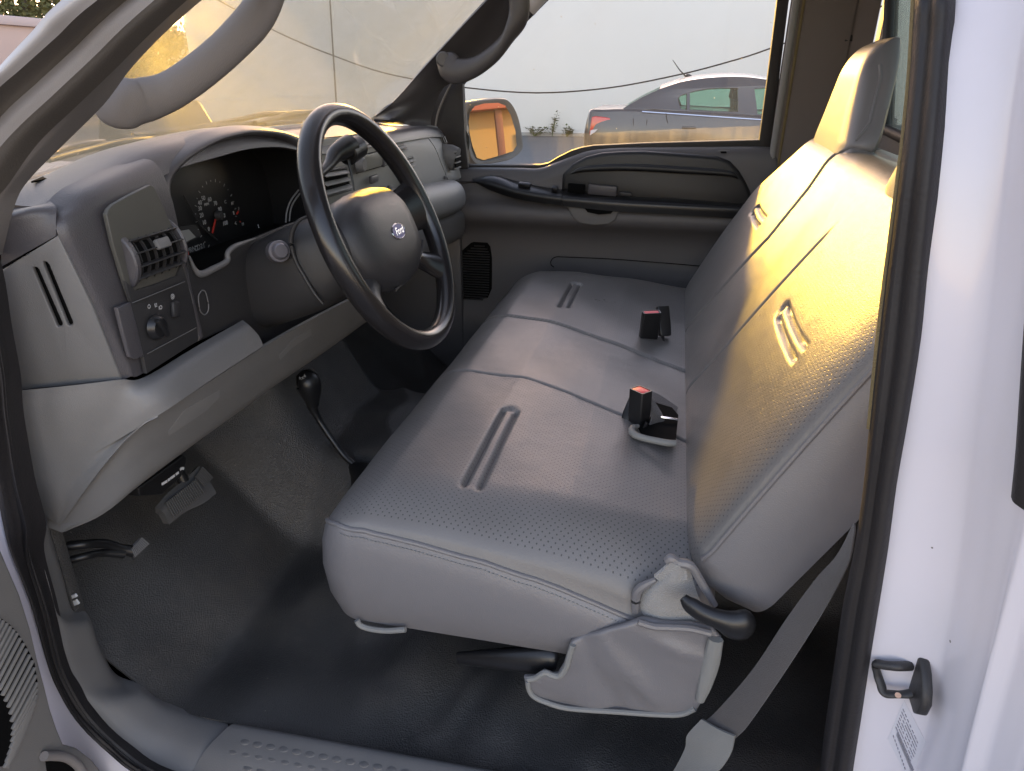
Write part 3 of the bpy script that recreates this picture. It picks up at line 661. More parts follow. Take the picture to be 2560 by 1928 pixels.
# knee bolster
e = lambda x, y, ax, v: V('e', x, y, ax, v); d_ = lambda x, y, ax, v: V('D', x, y, ax, v)
R3 = [e(180, 1700, 'y', .065), e(330, 1680, 'y', .068), e(520, 1590, 'y', .080), e(968, 1326, 'x', -.612), e(1290, 1110, 'x', -.601), e(1618, 896, 'x', -.598)]
kn = surf('knee_bolster', [[e(128, 1172, 'y', .06), e(430, 1142, 'y', .07), e(735, 1106, 'y', .09), e(885, 1090, 'x', -.640), e(1185, 912, 'x', -.636), e(1490, 738, 'x', -.634)],
      [e(125, 1300, 'y', .058), e(400, 1290, 'y', .066), e(690, 1250, 'y', .085), e(914, 1150, 'x', -.622), e(1215, 965, 'x', -.616), e(1532, 772, 'x', -.614)],
      [e(135, 1480, 'y', .06), e(360, 1470, 'y', .066), e(610, 1430, 'y', .082), e(942, 1240, 'x', -.614), e(1252, 1040, 'x', -.607), e(1588, 832, 'x', -.604)], R3], m_case, dash, 6, 6, .0015, sharp=70)
surf('bolster_tail', [R3[:4], [e(215, 1800, 'y', .068), e(335, 1780, 'y', .070), e(480, 1700, 'y', .080), e(845, 1402, 'y', .0885)], [e(270, 1920, 'y', .073), e(340, 1890, 'y', .073), e(430, 1820, 'y', .078), e(616, 1658, 'y', .0805)],
      [e(340, 1990, 'y', .08), e(350, 1994, 'y', .08), e(358, 1998, 'y', .08), e(368, 2004, 'y', .08)]], m_case, dash, 5, 6, .0015, sharp=70)
T_ = [p+Vector(((-.013, .009, -.003) if 0 < k < 4 else (-.006, .004, -.001))) for k, p in enumerate([d_(131, 1140, 'y', .08), d_(219, 1017, 'y', .081), d_(300, 928, 'y', .090), d_(380, 880, 'x', -.608), d_(480, 812, 'x', -.6), d_(572, 752, 'x', -.598), d_(680, 690, 'x', -.6), d_(800, 628, 'x', -.6)])]
B_ = [d_(133, 1147, 'y', .083), d_(215, 1114, 'y', .10), d_(300, 1048, 'y', .135), d_(400, 972, 'x', -.665), d_(500, 900, 'x', -.662), d_(600, 828, 'x', -.66), d_(700, 760, 'x', -.66), d_(810, 680, 'x', -.66)]
md_ = [(t+b)/2+Vector((.008 if 2 < k else .003 if k else 0, 0, 0)) for k, (t, b) in enumerate(zip(T_, B_))]
lowp = surf('lower_bolster', [T_, md_, B_, [b+Vector((-.08, 0, .02)) for b in B_]], m_case, dash, 6, 5, .005)
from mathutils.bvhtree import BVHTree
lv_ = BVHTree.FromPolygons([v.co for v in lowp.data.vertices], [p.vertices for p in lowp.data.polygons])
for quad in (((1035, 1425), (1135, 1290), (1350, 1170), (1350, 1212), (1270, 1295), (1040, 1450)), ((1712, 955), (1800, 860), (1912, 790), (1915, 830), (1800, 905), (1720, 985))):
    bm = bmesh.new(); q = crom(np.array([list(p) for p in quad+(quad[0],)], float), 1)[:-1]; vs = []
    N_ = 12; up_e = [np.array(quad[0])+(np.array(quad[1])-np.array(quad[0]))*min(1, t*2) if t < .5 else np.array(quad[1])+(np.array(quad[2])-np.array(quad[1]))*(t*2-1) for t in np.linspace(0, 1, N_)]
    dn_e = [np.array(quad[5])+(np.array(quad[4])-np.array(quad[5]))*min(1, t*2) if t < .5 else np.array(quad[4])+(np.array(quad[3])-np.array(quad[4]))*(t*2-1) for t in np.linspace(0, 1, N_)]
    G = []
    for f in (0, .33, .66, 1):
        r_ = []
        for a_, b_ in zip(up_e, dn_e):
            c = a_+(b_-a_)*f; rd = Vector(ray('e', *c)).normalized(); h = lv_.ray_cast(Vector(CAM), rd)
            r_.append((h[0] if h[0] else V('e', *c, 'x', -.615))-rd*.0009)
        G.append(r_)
    thicken(bm, arr(G), .0006); newmesh('grip_sheen_patch', bm, m_grip, dash)  # flush lighter patch stands for the light caught in a finger recess
# column cover with its lip (highlight painted as paler plastic), instrument hood and cluster
cc = [('e', 1150, 330), ('e', 1165, 350), ('e', 1195, 425), ('e', 1232, 458), ('e', 1395, 378), ('e', 1402, 330), ('e', 1440, 287), ('e', 1565, 238), ('e', 1780, 150), ('e', 2100, 60), ('e', 2250, 500), ('e', 2060, 690), ('e', 1870, 765), ('e', 1625, 905), ('e', 1480, 745), ('e', 1220, 866), ('e', 1176, 600)]
outline_plate('column_cover', [V(z, x, y, 'x', -.648) for z, x, y in cc], m_dark, dash, thick=.006, bev=.001)
tubeobj('cover_lip', [V('e', x, y, 'x', -.646) for x, y in ((1162, 345), (1195, 422), (1235, 456), (1310, 425), (1393, 378), (1400, 325), (1440, 287), (1500, 262), (1568, 236))], [.0015, .003, .005, .005, .0045, .004, .004, .003, .001], m_mid, dash, n=10)
tubeobj('cover_line', [V('e', x, y, 'x', -.644) for x, y in ((1128, 470), (1176, 600), (1205, 780), (1218, 864))], .0012, m_mid, dash, n=8)
tubeobj('access_slot', [V('e', x, y, 'x', -.644) for x, y in ((1235, 560), (1220, 590), (1222, 640), (1232, 685), (1255, 705), (1275, 690), (1282, 650), (1270, 590), (1258, 560), (1240, 555))], .0009, m_mid, dash, n=6)
inn = [(.262, 1.350), (.262, 1.44), (.271, 1.515), (.289, 1.553), (.327, 1.578), (.398, 1.597), (.460, 1.603), (.521, 1.603), (.607, 1.590), (.662, 1.566), (.695, 1.525), (.705, 1.46), (.708, 1.38)]
outr = [(.236, 1.345), (.238, 1.44), (.244, 1.53), (.262, 1.567), (.312, 1.592), (.392, 1.610), (.460, 1.617), (.530, 1.617), (.632, 1.605), (.708, 1.580), (.738, 1.535), (.748, 1.46), (.750, 1.38)]
rows = []
for x, f, off in ((-.735, 0, -.004), (-.705, 0, 0), (-.688, .12, 0), (-.672, .35, 0), (-.668, .65, 0), (-.672, .92, 0), (-.682, 1.0, 0), (-.70, 1.0, .0)):
    rows.append([Vector((x+(.028 if k == 0 else .022 if k == 1 else .012 if k == 2 else 0), o[0]+(i[0]-o[0])*f, o[1]+(i[1]-o[1])*f+off)) for k, (o, i) in enumerate(zip(outr, inn))])
surf('cluster_hood', rows, m_pad, dash, 4, 6, .003, away=(-.3, .45, 1.75))
rows = [[Vector((x, i[0]+(.002 if k < 6 else -.002)*g_, i[1]-(.002*g_ if 1 < k < 10 else 0))) for k, i in enumerate(inn)] for x, g_ in ((-.683, 1), (-.70, 1.2), (-.735, 1.4), (-.772, 1.6))]
surf('hood_liner', rows, m_black, dash, 3, 6, .0015, away=(-.72, .49, 1.48))
clu = boxobj('instrument_cluster', Vector((-.775, .49, 1.485)), .012, .48, .19, m_black, dash, bev=.001)
cf = -.7688
boxobj('cluster_shelf', Vector((-.71, .49, 1.412)), .12, .46, .02, m_hole, clu)
bm = bmesh.new()
for s, x, y in (('0', 675, 683), ('10', 612, 590), ('20', 575, 490), ('30', 552, 396), ('40', 552, 318), ('50', 600, 256), ('60', 687, 273), ('70', 765, 327), ('80', 828, 406), ('90', 880, 497), ('100', 903, 600)):
    text_bm(bm, s, FX(V('m', x, y, 'x', cf+.0012)), .0105)
text_bm(bm, 'MPH', FX(V('m', 645, 338, 'x', cf+.0012)), .0065)
dc = V('m', 785, 490, 'x', cf+.001)
for k in range(21):
    a = R(232-k*12.8); rr_ = .058; p = dc+Vector((0, rr_*math.cos(a), rr_*math.sin(a))); box(bm, FX(p) @ Matrix.Rotation(a, 4, 'Z'), .005 if k % 2 == 0 else .0025, .0008, .0003)
for s, x, y, sz in (('C', 905, 305, .008), ('H', 1000, 325, .008), ('C', 1052, 600, .008), ('H', 1145, 612, .008), ('E', 1020, 460, .008), ('F', 1090, 400, .008)):
    text_bm(bm, s, FX(V('m', x, y, 'x', cf+.0012)), sz)
newmesh('gauge_numbers', bm, M('gauge_print', (.40, .40, .40), .6), clu)
bm = bmesh.new(); text_bm(bm, 'L', FX(V('m', 1365, 640, 'x', cf+.0012)), .010); newmesh('gauge_letter', bm, m_white, clu)
for p, q, w_ in (((765, 545), (725, 737), .0032), ((1085, 435), (1060, 470), .003), ((1112, 570), (1105, 582), .0022)):
    bm = bmesh.new(); a_, b_ = V('m', *p, 'x', cf+.004), V('m', *q, 'x', cf+.004); box(bm, frame((a_+b_)/2, b_-a_, (1, 0, 0)), (b_-a_).length, .0012, w_); newmesh('needle', bm, m_redn, clu)
boxobj('warning_light', V('m', 378, 1022, 'x', -.70), .001, .006, .008, m_redn, clu, bev=.0002)
bm = bmesh.new(); cyl(bm, dc, (1, 0, 0), .0085, .010, .007, bev=.001); newmesh('needle_hub', bm, m_dark, clu)
outline_plate('odometer_display', [V('m', x, y, 'x', cf+.002) for x, y in ((296, 705), (400, 685), (495, 790), (340, 868))], m_lcd, clu, thick=.002)
outline_plate('odometer_frame', [V('m', x, y, 'x', cf+.001) for x, y in ((270, 650), (520, 620), (570, 770), (330, 900))], m_dark, clu, thick=.002)
bm = bmesh.new(); text_bm(bm, 'PRN D21', FX(V('m', 500, 945, 'x', cf+.0015)), .0125); ring2(bm, V('m', 503, 945, 'x', cf+.0015), .0045, .0018); newmesh('gear_letters', bm, m_grey_print, clu)
tubeobj('dial_edge', [V('m', x, y, 'x', cf+.004) for x, y in ((325, 210), (420, 380), (510, 540), (620, 690), (790, 830))], .0014, m_dark, clu, n=8)
for pts in (((1915, 140), (1810, 280), (1755, 430), (1738, 590)), ((1930, 190), (1840, 320), (1800, 440), (1790, 570))):
    tubeobj('cluster_trim', [V('m', x, y, 'x', -.69) for x, y in pts], .0016, m_mid, clu, n=8)
# centre stack
so = [(.722, 1.5745), (.93, 1.573), (1.10, 1.563), (1.165, 1.548), (1.205, 1.525), (1.22, 1.49), (1.205, 1.40), (1.165, 1.33), (.722, 1.33)]
st = outline_plate('centre_stack', [Vector((-.672, y, z)) for y, z in so], m_stack, dash, thick=.024, bev=.006, smooth=0)
sx = -.6585
dp = [V('b', x, y, 'x', sx) for x, y in ((605, 612), (815, 560), (838, 655), (640, 722))]
outline_plate('radio_display', dp, m_disp, dash, thick=.003, bev=.0006)
bm = bmesh.new()
for p, q in (((300, 672), (420, 640)), ((608, 530), (760, 495)), ((610, 600), (800, 552)), ((600, 735), (850, 665)), ((300, 462), (600, 430))):
    a_, b_ = V('b', *p, 'x', sx), V('b', *q, 'x', sx); box(bm, frame((a_+b_)/2, b_-a_, (1, 0, 0)), (b_-a_).length, .001, .0014)
newmesh('stack_seam', bm, m_hole, dash)
bm = bmesh.new(); cyl(bm, V('b', 612, 665, 'x', sx), (1, 0, 0), .017, .016, .014, bev=.002); newmesh('radio_knob', bm, m_mid, dash)
for x, y, w_, h_ in ((738, 780, .040, .017), (780, 885, .017, .018), (822, 871, .017, .018), (864, 857, .017, .018), (945, 865, .014, .022), (810, 640, .010, .026)):
    boxobj('stack_button', V('b', x, y, 'x', sx), .008, w_, h_, m_pad, dash, bev=.0025)
def grille_vent(nm, zone, quad, x, n, m_sl):
    c = [V(zone, px, py, 'x', x) for px, py in quad]
    o = outline_plate(nm, c, m_hole, dash, thick=.004)
    bm = bmesh.new()
    for k in range(n):
        t = (k+.5)/n; a_ = c[0].lerp(c[3], t)+Vector((.004, 0, 0)); b_ = c[1].lerp(c[2], t)+Vector((.004, 0, 0))
        box(bm, frame((a_+b_)/2, b_-a_, (1, 0, -.6)), (b_-a_).length*.97, .012, .0022, .0006)
    newmesh('slat', bm, m_sl, o)
    for p, q in ((0, 1), (1, 2), (2, 3), (3, 0)):
        pass
    tubeobj('vent_frame', [c[0], c[1], c[2], c[3], c[0]], .003, m_dark, o, n=8, smooth=False)
    return o
grille_vent('air_vent', 'b', ((325, 715), (515, 690), (552, 860), (345, 925)), -.654, 3, m_light)
grille_vent('air_vent', 'b', ((985, 622), (1040, 605), (1046, 680), (1000, 700)), -.654, 2, m_light)
grille_vent('air_vent', 'b', ((915, 525), (965, 508), (990, 548), (940, 565)), -.654, 2, m_light)
# passenger side: glove box panel, end, rail
bb = lambda x, y, ax, v: V('b', x, y, ax, v)
surf('glove_panel', [[bb(830, 414, 'x', -.697), bb(970, 396, 'x', -.695), bb(1095, 384, 'x', -.692)], [bb(880, 520, 'x', -.668), bb(1050, 500, 'x', -.667), bb(1208, 522, 'x', -.667)], [bb(980, 680, 'x', -.654), bb(1120, 680, 'x', -.654), bb(1262, 652, 'x', -.656)],
      [bb(1060, 800, 'x', -.648), bb(1200, 810, 'x', -.648), bb(1309, 767, 'x', -.650)], [bb(1110, 925, 'x', -.650), bb(1210, 882, 'x', -.650), bb(1314, 795, 'x', -.654)]], m_light, dash, 6, 6, .006)
surf('passenger_end', [[bb(1100, 380, 'x', -.692), bb(1170, 357, 'y', 1.55), bb(1236, 366, 'y', 1.60)], [bb(1213, 520, 'x', -.667), bb(1270, 485, 'y', 1.56), bb(1318, 520, 'y', 1.60)], [bb(1267, 650, 'x', -.656), bb(1330, 640, 'y', 1.565), bb(1386, 650, 'y', 1.60)],
      [bb(1314, 765, 'x', -.650), bb(1370, 760, 'y', 1.57), bb(1420, 745, 'y', 1.60)], [bb(1322, 800, 'x', -.654), bb(1372, 790, 'y', 1.57), bb(1422, 770, 'y', 1.60)]], m_light, dash, 5, 5, .006)
boxobj('dash_end_fill', Vector((-.78, 1.59, 1.44)), .12, .03, .22, m_mid, dash, bev=.01)
dv = outline_plate('demist_vent', [bb(x, y, 'y', 1.572) for x, y in ((1222, 462), (1290, 445), (1313, 495), (1245, 515))], m_hole, dash, thick=.006)
bm = bmesh.new()
for k in range(6):
    p = bb(1234+k*13.5, 490-k*4.5, 'y', 1.566); box(bm, frame(p, (.4, 0, -1), (0, 1, 0)), .018, .006, .0022)
newmesh('slat', bm, m_mid, dv)
tubeobj('vent_frame', [bb(x, y, 'y', 1.567) for x, y in ((1222, 462), (1290, 445), (1313, 495), (1245, 515), (1222, 462))], .0022, m_mid, dv, n=6, smooth=False)
sv = tubeobj('air_vent', [bb(1320, 600, 'y', 1.555)+Vector((-.03, .0, 0)), bb(1345, 610, 'y', 1.545), bb(1390, 625, 'y', 1.545)], [.036, .037, .034], m_mid, dash, n=20, rb=[.030, .030, .028], smooth=False)
p0 = bb(1392, 625, 'y', 1.545)
bm = bmesh.new()
for k in range(4): box(bm, frame(p0+Vector((.001, 0, .024-k*.016)), (0, 1, 0), (1, 0, 0)), .050, .008, .0035, .001)
newmesh('slat', bm, m_light, sv)
bm = bmesh.new()
for k in range(3): box(bm, frame(p0+Vector((.0012, 0, .016-k*.016)), (0, 1, 0), (1, 0, 0)), .048, .003, .010)
newmesh('vent_gap', bm, m_hole, sv)
boxobj('airbag_mark', bb(1300, 765, 'x', -.647), .001, .026, .010, m_pad, dash, bev=.0003)
rows = []
for x, z in ((-.665, 1.428), (-.63, 1.426), (-.608, 1.412), (-.599, 1.388), (-.604, 1.360), (-.632, 1.342), (-.67, 1.340)):
    rows.append([Vector((x-(.05 if k == 5 else .012 if k == 4 else 0), y, z+(.004-.075*(y-1.15))+(-.006*(z-1.385)/.04 if k == 5 else 0))) for k, y in enumerate((.80, .95, 1.15, 1.35, 1.515, 1.535))])
surf('dash_rail', rows, m_light, dash, 5, 5, .006)
surf('under_panel', [[Vector((-.645, y, 1.338-.06*(y-1.15))) for y in (.82, 1.0, 1.2, 1.4, 1.585)], [Vector((-.630, y, 1.315-.06*(y-1.15))) for y in (.82, 1.0, 1.2, 1.4, 1.585)], [Vector((-.64, y, 1.25-.06*(y-1.15))) for y in (.82, 1.0, 1.2, 1.4, 1.585)], [Vector((-.72, y, 1.20)) for y in (.82, 1.0, 1.2, 1.4, 1.585)]], m_mid, dash, 4, 4, .005)
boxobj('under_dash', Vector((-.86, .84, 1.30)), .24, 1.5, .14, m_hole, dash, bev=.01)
outline_plate('defrost_slot', [V('a', x, y, 'z', 1.5745) for x, y in ((190, 1115), (330, 1055), (425, 1055), (300, 1095))], m_hole, dash, thick=.002)

# ------------------------------------------------------------------ steering wheel and column
WC = Vector((-.429, .451, 1.4735)); TL = .410
WA = Vector((-math.sin(TL), 0, math.cos(TL))); WL = Vector((0, 1, 0)); WN = Vector((math.cos(TL), 0, math.sin(TL)))
def wp(l, a, n=0): return WC+WL*l+WA*a+WN*n
rim = [wp(.181*math.sin(t), .181*math.cos(t)) for t in np.linspace(0, 2*math.pi, 97)[:-1]]
bm = bmesh.new(); rings = []
for k, t in enumerate(np.linspace(0, 2*math.pi, 96, endpoint=False)):
    rd = WL*math.sin(t)+WA*math.cos(t)
    fl = 1+.10*math.exp(-((abs(((t+math.pi) % (2*math.pi))-math.pi)-1.55)/.22)**2)
    rings.append([WC+rd*(.181+.0155*fl*math.cos(s))+WN*(.0170*math.sin(s)) for s in np.linspace(0, 2*math.pi, 20, endpoint=False)])
add_grid(bm, arr(rings), closed_u=True, closed_v=True)
wheel = newmesh('steering_wheel', bm, m_gloss, truck)
def W(z, x, y, off):
    p = VP(z, x, y, WC+WN*off, WN); q = p-WC; return q.dot(WL), q.dot(WA)
hubo = [(.0, .070), (.050, .067), (.094, .055), (.118, .026), (.120, -.018), (.105, -.054), (.068, -.079), (.034, -.088), (.0, -.090)]
hubo = hubo+[(-l, a) for l, a in hubo[-2:0:-1]]
ho = crom(np.array(hubo+[hubo[0]], float), 5)[:-1]; hcn = np.array([0, -.010])
bm = bmesh.new(); rows = []
for f, n_ in ((.96, -.055), (1.0, -.026), (.99, -.014), (.93, -.002), (.78, .009), (.5, .0145), (.2, .016)):
    rows.append([wp(*(hcn+(q-hcn)*f), n_) for q in ho])
vs = add_grid(bm, arr(rows), closed_v=True); bm.faces.new(vs[-1]); bm.faces.new(vs[0][::-1])
newmesh('airbag_cover', bm, m_hub, wheel, 60)
def spoke(p, q, w0, w1, t0, t1, n0, n1, mat, mid=0, nmid=0):
    bm = bmesh.new(); P = [wp(*p, n0), wp(*((np.array(p)+np.array(q))/2+np.array([0, mid])), (n0+n1)/2+nmid), wp(*q, n1)]
    tube(bm, P, [t0, (t0+t1)/2, t1], n=16, sub=8, rb=[w0, min(w0, w1)*.92, w1], up=WN)
    return newmesh('spoke', bm, mat, wheel)
for s in (-1, 1):
    spoke((s*.050, .008), (s*.178, .014), .040, .046, .012, .012, -.034, .0, m_gloss, 0, -.006)
    spoke((s*.078, -.052), (s*.145, -.102), .020, .030, .010, .012, -.018, .0, m_gloss if s > 0 else m_hub, .002, -.006)  # left lower spoke gets the paler plastic to stand for light on it
ec_ = wp(0.004, .012, .0425)
ec_ = VP('b', 925, 1190, WC+WN*.0150, WN)
fm = frame(ec_, WL, WA)
bm = bmesh.new(); rr2 = []
for k, (f, h_) in enumerate(((1.0, -.004), (1.0, .0018), (.93, .0026), (.88, .0020))): rr2.append([fm @ Vector((.0265*f*math.cos(a), .0125*f*math.sin(a), h_)) for a in np.linspace(0, 2*math.pi, 40, endpoint=False)])
vs = add_grid(bm, arr(rr2), closed_v=True); bm.faces.new(vs[-1])
emb = newmesh('wheel_emblem', bm, m_chrome, wheel)
bm = bmesh.new(); bm.faces.new([bm.verts.new(fm @ Vector((.0235*math.cos(a), .0108*math.sin(a), .0023))) for a in np.linspace(0, 2*math.pi, 40, endpoint=False)])
newmesh('emblem_field', bm, m_blue, emb)
bm = bmesh.new(); text_bm(bm, 'Ford', fm @ Matrix.Translation((0, 0, .0027)), .0165, .0002, .35); newmesh('emblem_lettering', bm, m_chrome, emb)
tubeobj('lower_trim', [VP('b', x, y, WC+WN*(-.008), WN) for x, y in ((1118, 1262), (1112, 1350), (1070, 1450), (1000, 1550), (905, 1655))], .0022, m_hub, wheel, n=8)
# column
col_c = [(.050, .040, .048), (.085, .052, .058), (.13, .062, .070), (.20, .060, .070), (.26, .056, .066)]
bm = bmesh.new(); rows = []
for d0, hw, hh in col_c:
    c = WC-WN*d0+WA*(-.006); ring = []
    for a in np.linspace(0, 2*math.pi, 40, endpoint=False):
        cx, sz = math.cos(a), math.sin(a); ring.append(c+WL*hw*abs(cx)**.7*(1 if cx > 0 else -1)+WA*hh*abs(sz)**.7*(1 if sz > 0 else -1))
    rows.append(ring)
P = crom(arr(rows), 4); vs = add_grid(bm, P, closed_v=True); bm.faces.new(vs[0]); bm.faces.new(vs[-1][::-1])
colm = newmesh('steering_column', bm, m_dark, truck)
tubeobj('shroud_edge', [V('e', x, y, 'y', .388) for x, y in ((1885, 100), (1830, 135), (1795, 200), (1790, 280), (1820, 380), (1870, 470), (1930, 570), (1985, 640))], [.0015, .003, .004, .004, .0035, .0035, .003, .002], m_dark, colm, n=10)
kp = V('e', 1722, 315, 'y', .372); kd = Vector((.72, -.62, .22)).normalized()
bm = bmesh.new(); cyl(bm, kp-kd*.02, kd, .0165, .018, .0165, bev=.001); cyl(bm, kp-kd*.004, kd, .0130, .010, .0115, bev=.002); newmesh('ignition_cap', bm, m_silver, colm)
lv = tubeobj('gear_lever', [V('b', 300, 752, 'y', .53), V('b', 380, 672, 'y', .575), V('b', 430, 590, 'y', .61), V('b', 500, 545, 'y', .64), V('b', 545, 520, 'y', .66)], [.0065, .009, .0145, .019, .0205], m_black, colm, n=20)
bm = bmesh.new(); cyl(bm, V('b', 520, 585, 'y', .645), (Vector(V('b', 600, 520, 'y', .69))-Vector(V('b', 470, 600, 'y', .63))), .0205, .048, .0195, bev=.003); newmesh('lever_knob', bm, m_black, colm)
tubeobj('lever_cable', [V('b', 530, 600, 'y', .645), V('b', 548, 680, 'y', .64), V('b', 565, 760, 'y', .635), V('b', 582, 870, 'y', .63)], [.004, .003, .002, .0015], m_black, colm, n=8)

# ------------------------------------------------------------------ cab shell
def tumble(z): return max(0, .21*(z-1.45))
lft = [V('d', x, y, 'y', yy) for x, y, yy in ((915, -500, .18), (915, -150, .13), (915, 0, .10), (905, 200, .092), (885, 500, .08), (850, 850, .066), (812, 1150, .056))]+[V('k', x, y, 'y', yy) for x, y, yy in ((1078, 680, .052), (1040, 1000, .046), (1005, 1350, .04))]+[V('j', x, y, 'y', yy) for x, y, yy in ((1275, 60, .038), (1225, 400, .034), (1160, 720, .03), (1115, 1030, .03), (1060, 1400, .03), (1020, 1720, .03), (960, 2200, .03))]
rgt = [V('d', x, y, 'y', yy) for x, y, yy in ((1150, -500, .13), (1122, -150, .085), (1110, 0, .06), (1098, 200, .054), (1072, 470, .042), (1045, 760, .03), (1012, 1100, .022))]+[V('k', x, y, 'y', yy) for x, y, yy in ((1235, 650, .018), (1205, 970, .012), (1150, 1320, .008))]+[V('j', x, y, 'y', yy) for x, y, yy in ((1432, 60, .006), (1388, 400, .004), (1338, 720, .002), (1286, 1030, .0), (1232, 1400, .0), (1182, 1720, .0), (1120, 2200, .0))]
# driver's A-pillar: body flange, two dark seal bands and the inner trim, one band next to the other
A_top = [('a', 380, 0, .0), ('a', 600, 0, .006), ('a', 780, 0, .03), ('a', 950, 0, .025), ('a', 1150, 0, .05), ('a', 1240, 0, .12)]
A_mid = [('a', 195, 195, .0), ('a', 345, 230, .004), ('a', 450, 304, .026), ('a', 560, 365, .02), ('a', 700, 433, .045), ('a', 850, 370, .10)]
A_hb = [('a', 30, 370, .0), ('a', 130, 423, .002), ('a', 225, 511, .022), ('a', 320, 590, .016), ('a', 470, 654, .042), ('a', 640, 640, .088)]
A_low = [('a', -110, 530, -.002), ('a', -55, 590, .0), ('a', 20, 700, .02), ('a', 85, 810, .014), ('a', 235, 880, .04), ('a', 390, 890, .075)]
A_b2 = [('a', -330, 800, -.004), ('a', -260, 860, -.002), ('a', -180, 960, .016), ('a', -110, 1040, .01), ('a', 55, 1130, .036), ('a', 175, 1110, .066)]
A_b3 = [('a', -470, 1050, -.006), ('a', -400, 1080, -.004), ('a', -300, 1150, .012), ('a', -220, 1200, .008), ('a', -55, 1290, .032), ('a', 92, 1260, .060)]
A_b4 = [('a', -540, 1500, -.006), ('a', -480, 1510, -.004), ('a', -380, 1540, .010), ('a', -300, 1560, .006), ('a', -70, 1600, .030), ('a', 14, 1560, .057)]
prows = [[V(z, x, y, 'y', yy) for z, x, y, yy in r_] for r_ in (A_top, A_mid, A_hb, A_low, A_b2, A_b3, A_b4)]
ex = [p+(p-q)*2.4 for p, q in zip(prows[0], prows[1])]; ex = [Vector((p.x, max(p.y, q.y)+.03, p.z)) for p, q in zip(ex, prows[0])]
prows = [ex]+prows
body = None
def band(name, c0, c1, mat, bulge, parent):
    rows = [[r_[c0], (r_[c0]+r_[c1])/2+Vector((.3*bulge, -bulge, 0)), r_[c1]] for r_ in prows]
    return surf(name, rows, mat, parent, 6, 5, .004)
cab = thing_cab = None
bm = bmesh.new()
# body panels: jamb of the B-pillar, roof, hinge pillar, rocker, cowl and bonnet, all one white shell
sec = [(.004, .010), (.014, .006), (.030, .002), (.042, -.002), (.050, -.010), (.054, -.026), (.058, -.046), (.064, -.066), (.067, -.078), (.073, -.083), (.080, -.087), (.085, -.099), (.096, -.118), (.13, -.125), (.5, -.127)]
rz = sorted((p.z, p.x, p.y) for p in rgt); RZ = [q[0] for q in rz]; RX = [q[1] for q in rz]; RY = [q[2] for q in rz]
rows = []
for z in (.45, .7, .9, 1.1, 1.2, 1.3, 1.42, 1.55, 1.7, 1.85, 2.0, 2.1):
    dm = .010*math.exp(-((z-1.17)/.17)**4); tz = tumble(z)*.9
    rows.append([Vector((interp(z, RZ, RX)+dx+(dm if 3 < k < 8 else 0), interp(z, RZ, RY)*max(0, 1-k/4)+tz*min(1, k/4)+dy, z)) for k, (dx, dy) in enumerate(sec)])
P = crom(arr(rows), 4); P = np.swapaxes(crom(np.swapaxes(P, 0, 1), 4), 0, 1)
thicken(bm, P, .003, (-1, -3, 1.5))
box(bm, frame(Vector((.12, .84, 2.14)), (1, 0, 0), (0, 1, 0)), .80, 1.30, .05, .02)
for s, y in ((-1, .17), (1, 1.51)): tube(bm, [Vector((-.42, y-s*.02, 1.86)), Vector((-.22, y, 2.06)), Vector((.0, y, 2.12)), Vector((.3, y, 2.12)), Vector((.5, y, 2.10))], [.03, .035, .035, .035, .035], n=10)
box(bm, frame(Vector((-1.62, .84, 1.02)), (1, 0, 0), (0, 1, 0)), 1.15, 1.74, .80, .09, 4)
box(bm, frame(Vector((-1.13, .84, 1.385)), (1, 0, 0), (0, 1, 0)), .30, 1.66, .10, .03, 3)
box(bm, frame(Vector((-.22, -.055, .59)), (1, 0, 0), (0, 1, 0)), 1.02, .10, .24, .03, 3)
box(bm, frame(Vector((-.90, .02, 1.47)), (1, 0, 0), (0, 1, 0)), .30, .02, .14, .006)
cab = newmesh('cab_body', bm, m_paint, truck, 40)
band('pillar_flange', 0, 1, m_flange, .006, cab); band('pillar_gap', 1, 2, m_gap, -.004, cab); band('pillar_rail', 2, 3, m_trim, .004, cab)
band('pillar_weatherstrip', 3, 4, m_gap, .006, cab)
apil = band('pillar_trim', 4, 5, m_trim, .008, truck)
# door opening seal, lower part
inn_ = [V('a', -120, 1330, 'y', .03)]+[V('e', x, y, 'y', .03) for x, y in ((-10, 440), (45, 780), (100, 1080), (118, 1300), (150, 1500), (195, 1740))]+[V('g', x, y, 'y', .032) for x, y in ((262, 160), (250, 330), (330, 640), (400, 950), (470, 1120), (600, 1320), (800, 1510), (1060, 1666))]+[Vector(p) for p in ((-.5, .032, .722), (-.2, .032, .722), (.08, .032, .725), (.175, .032, .77), (.215, .028, .90))]
out_ = [V('a', -420, 1150, 'y', -.005)]+[V('e', x, y, 'y', -.005) for x, y in ((-200, 440), (-150, 780), (-100, 1080), (-80, 1300), (-60, 1500), (-30, 1740))]+[V('g', x, y, 'y', -.006) for x, y in ((20, 160), (65, 330), (190, 640), (280, 950), (340, 1120), (455, 1320), (640, 1510), (830, 1666))]+[Vector(p) for p in ((-.55, -.006, .700), (-.2, -.006, .69), (.10, -.006, .69), (.215, -.006, .74), (.25, -.01, .90))]
rows = []
for p, q in zip(inn_, out_):
    m_ = (p+q)/2; rows.append([p+Vector((0, .006, 0)), p.lerp(q, .12)+Vector((.004, -.006, .004)), p.lerp(q, .35)+Vector((.012, -.014, .008)), p.lerp(q, .55)+Vector((.004, -.004, .002)), p.lerp(q, .8)+Vector((.006, -.008, .003)), q])
surf('door_seal', rows, m_seal, truck, 5, 4, .004)
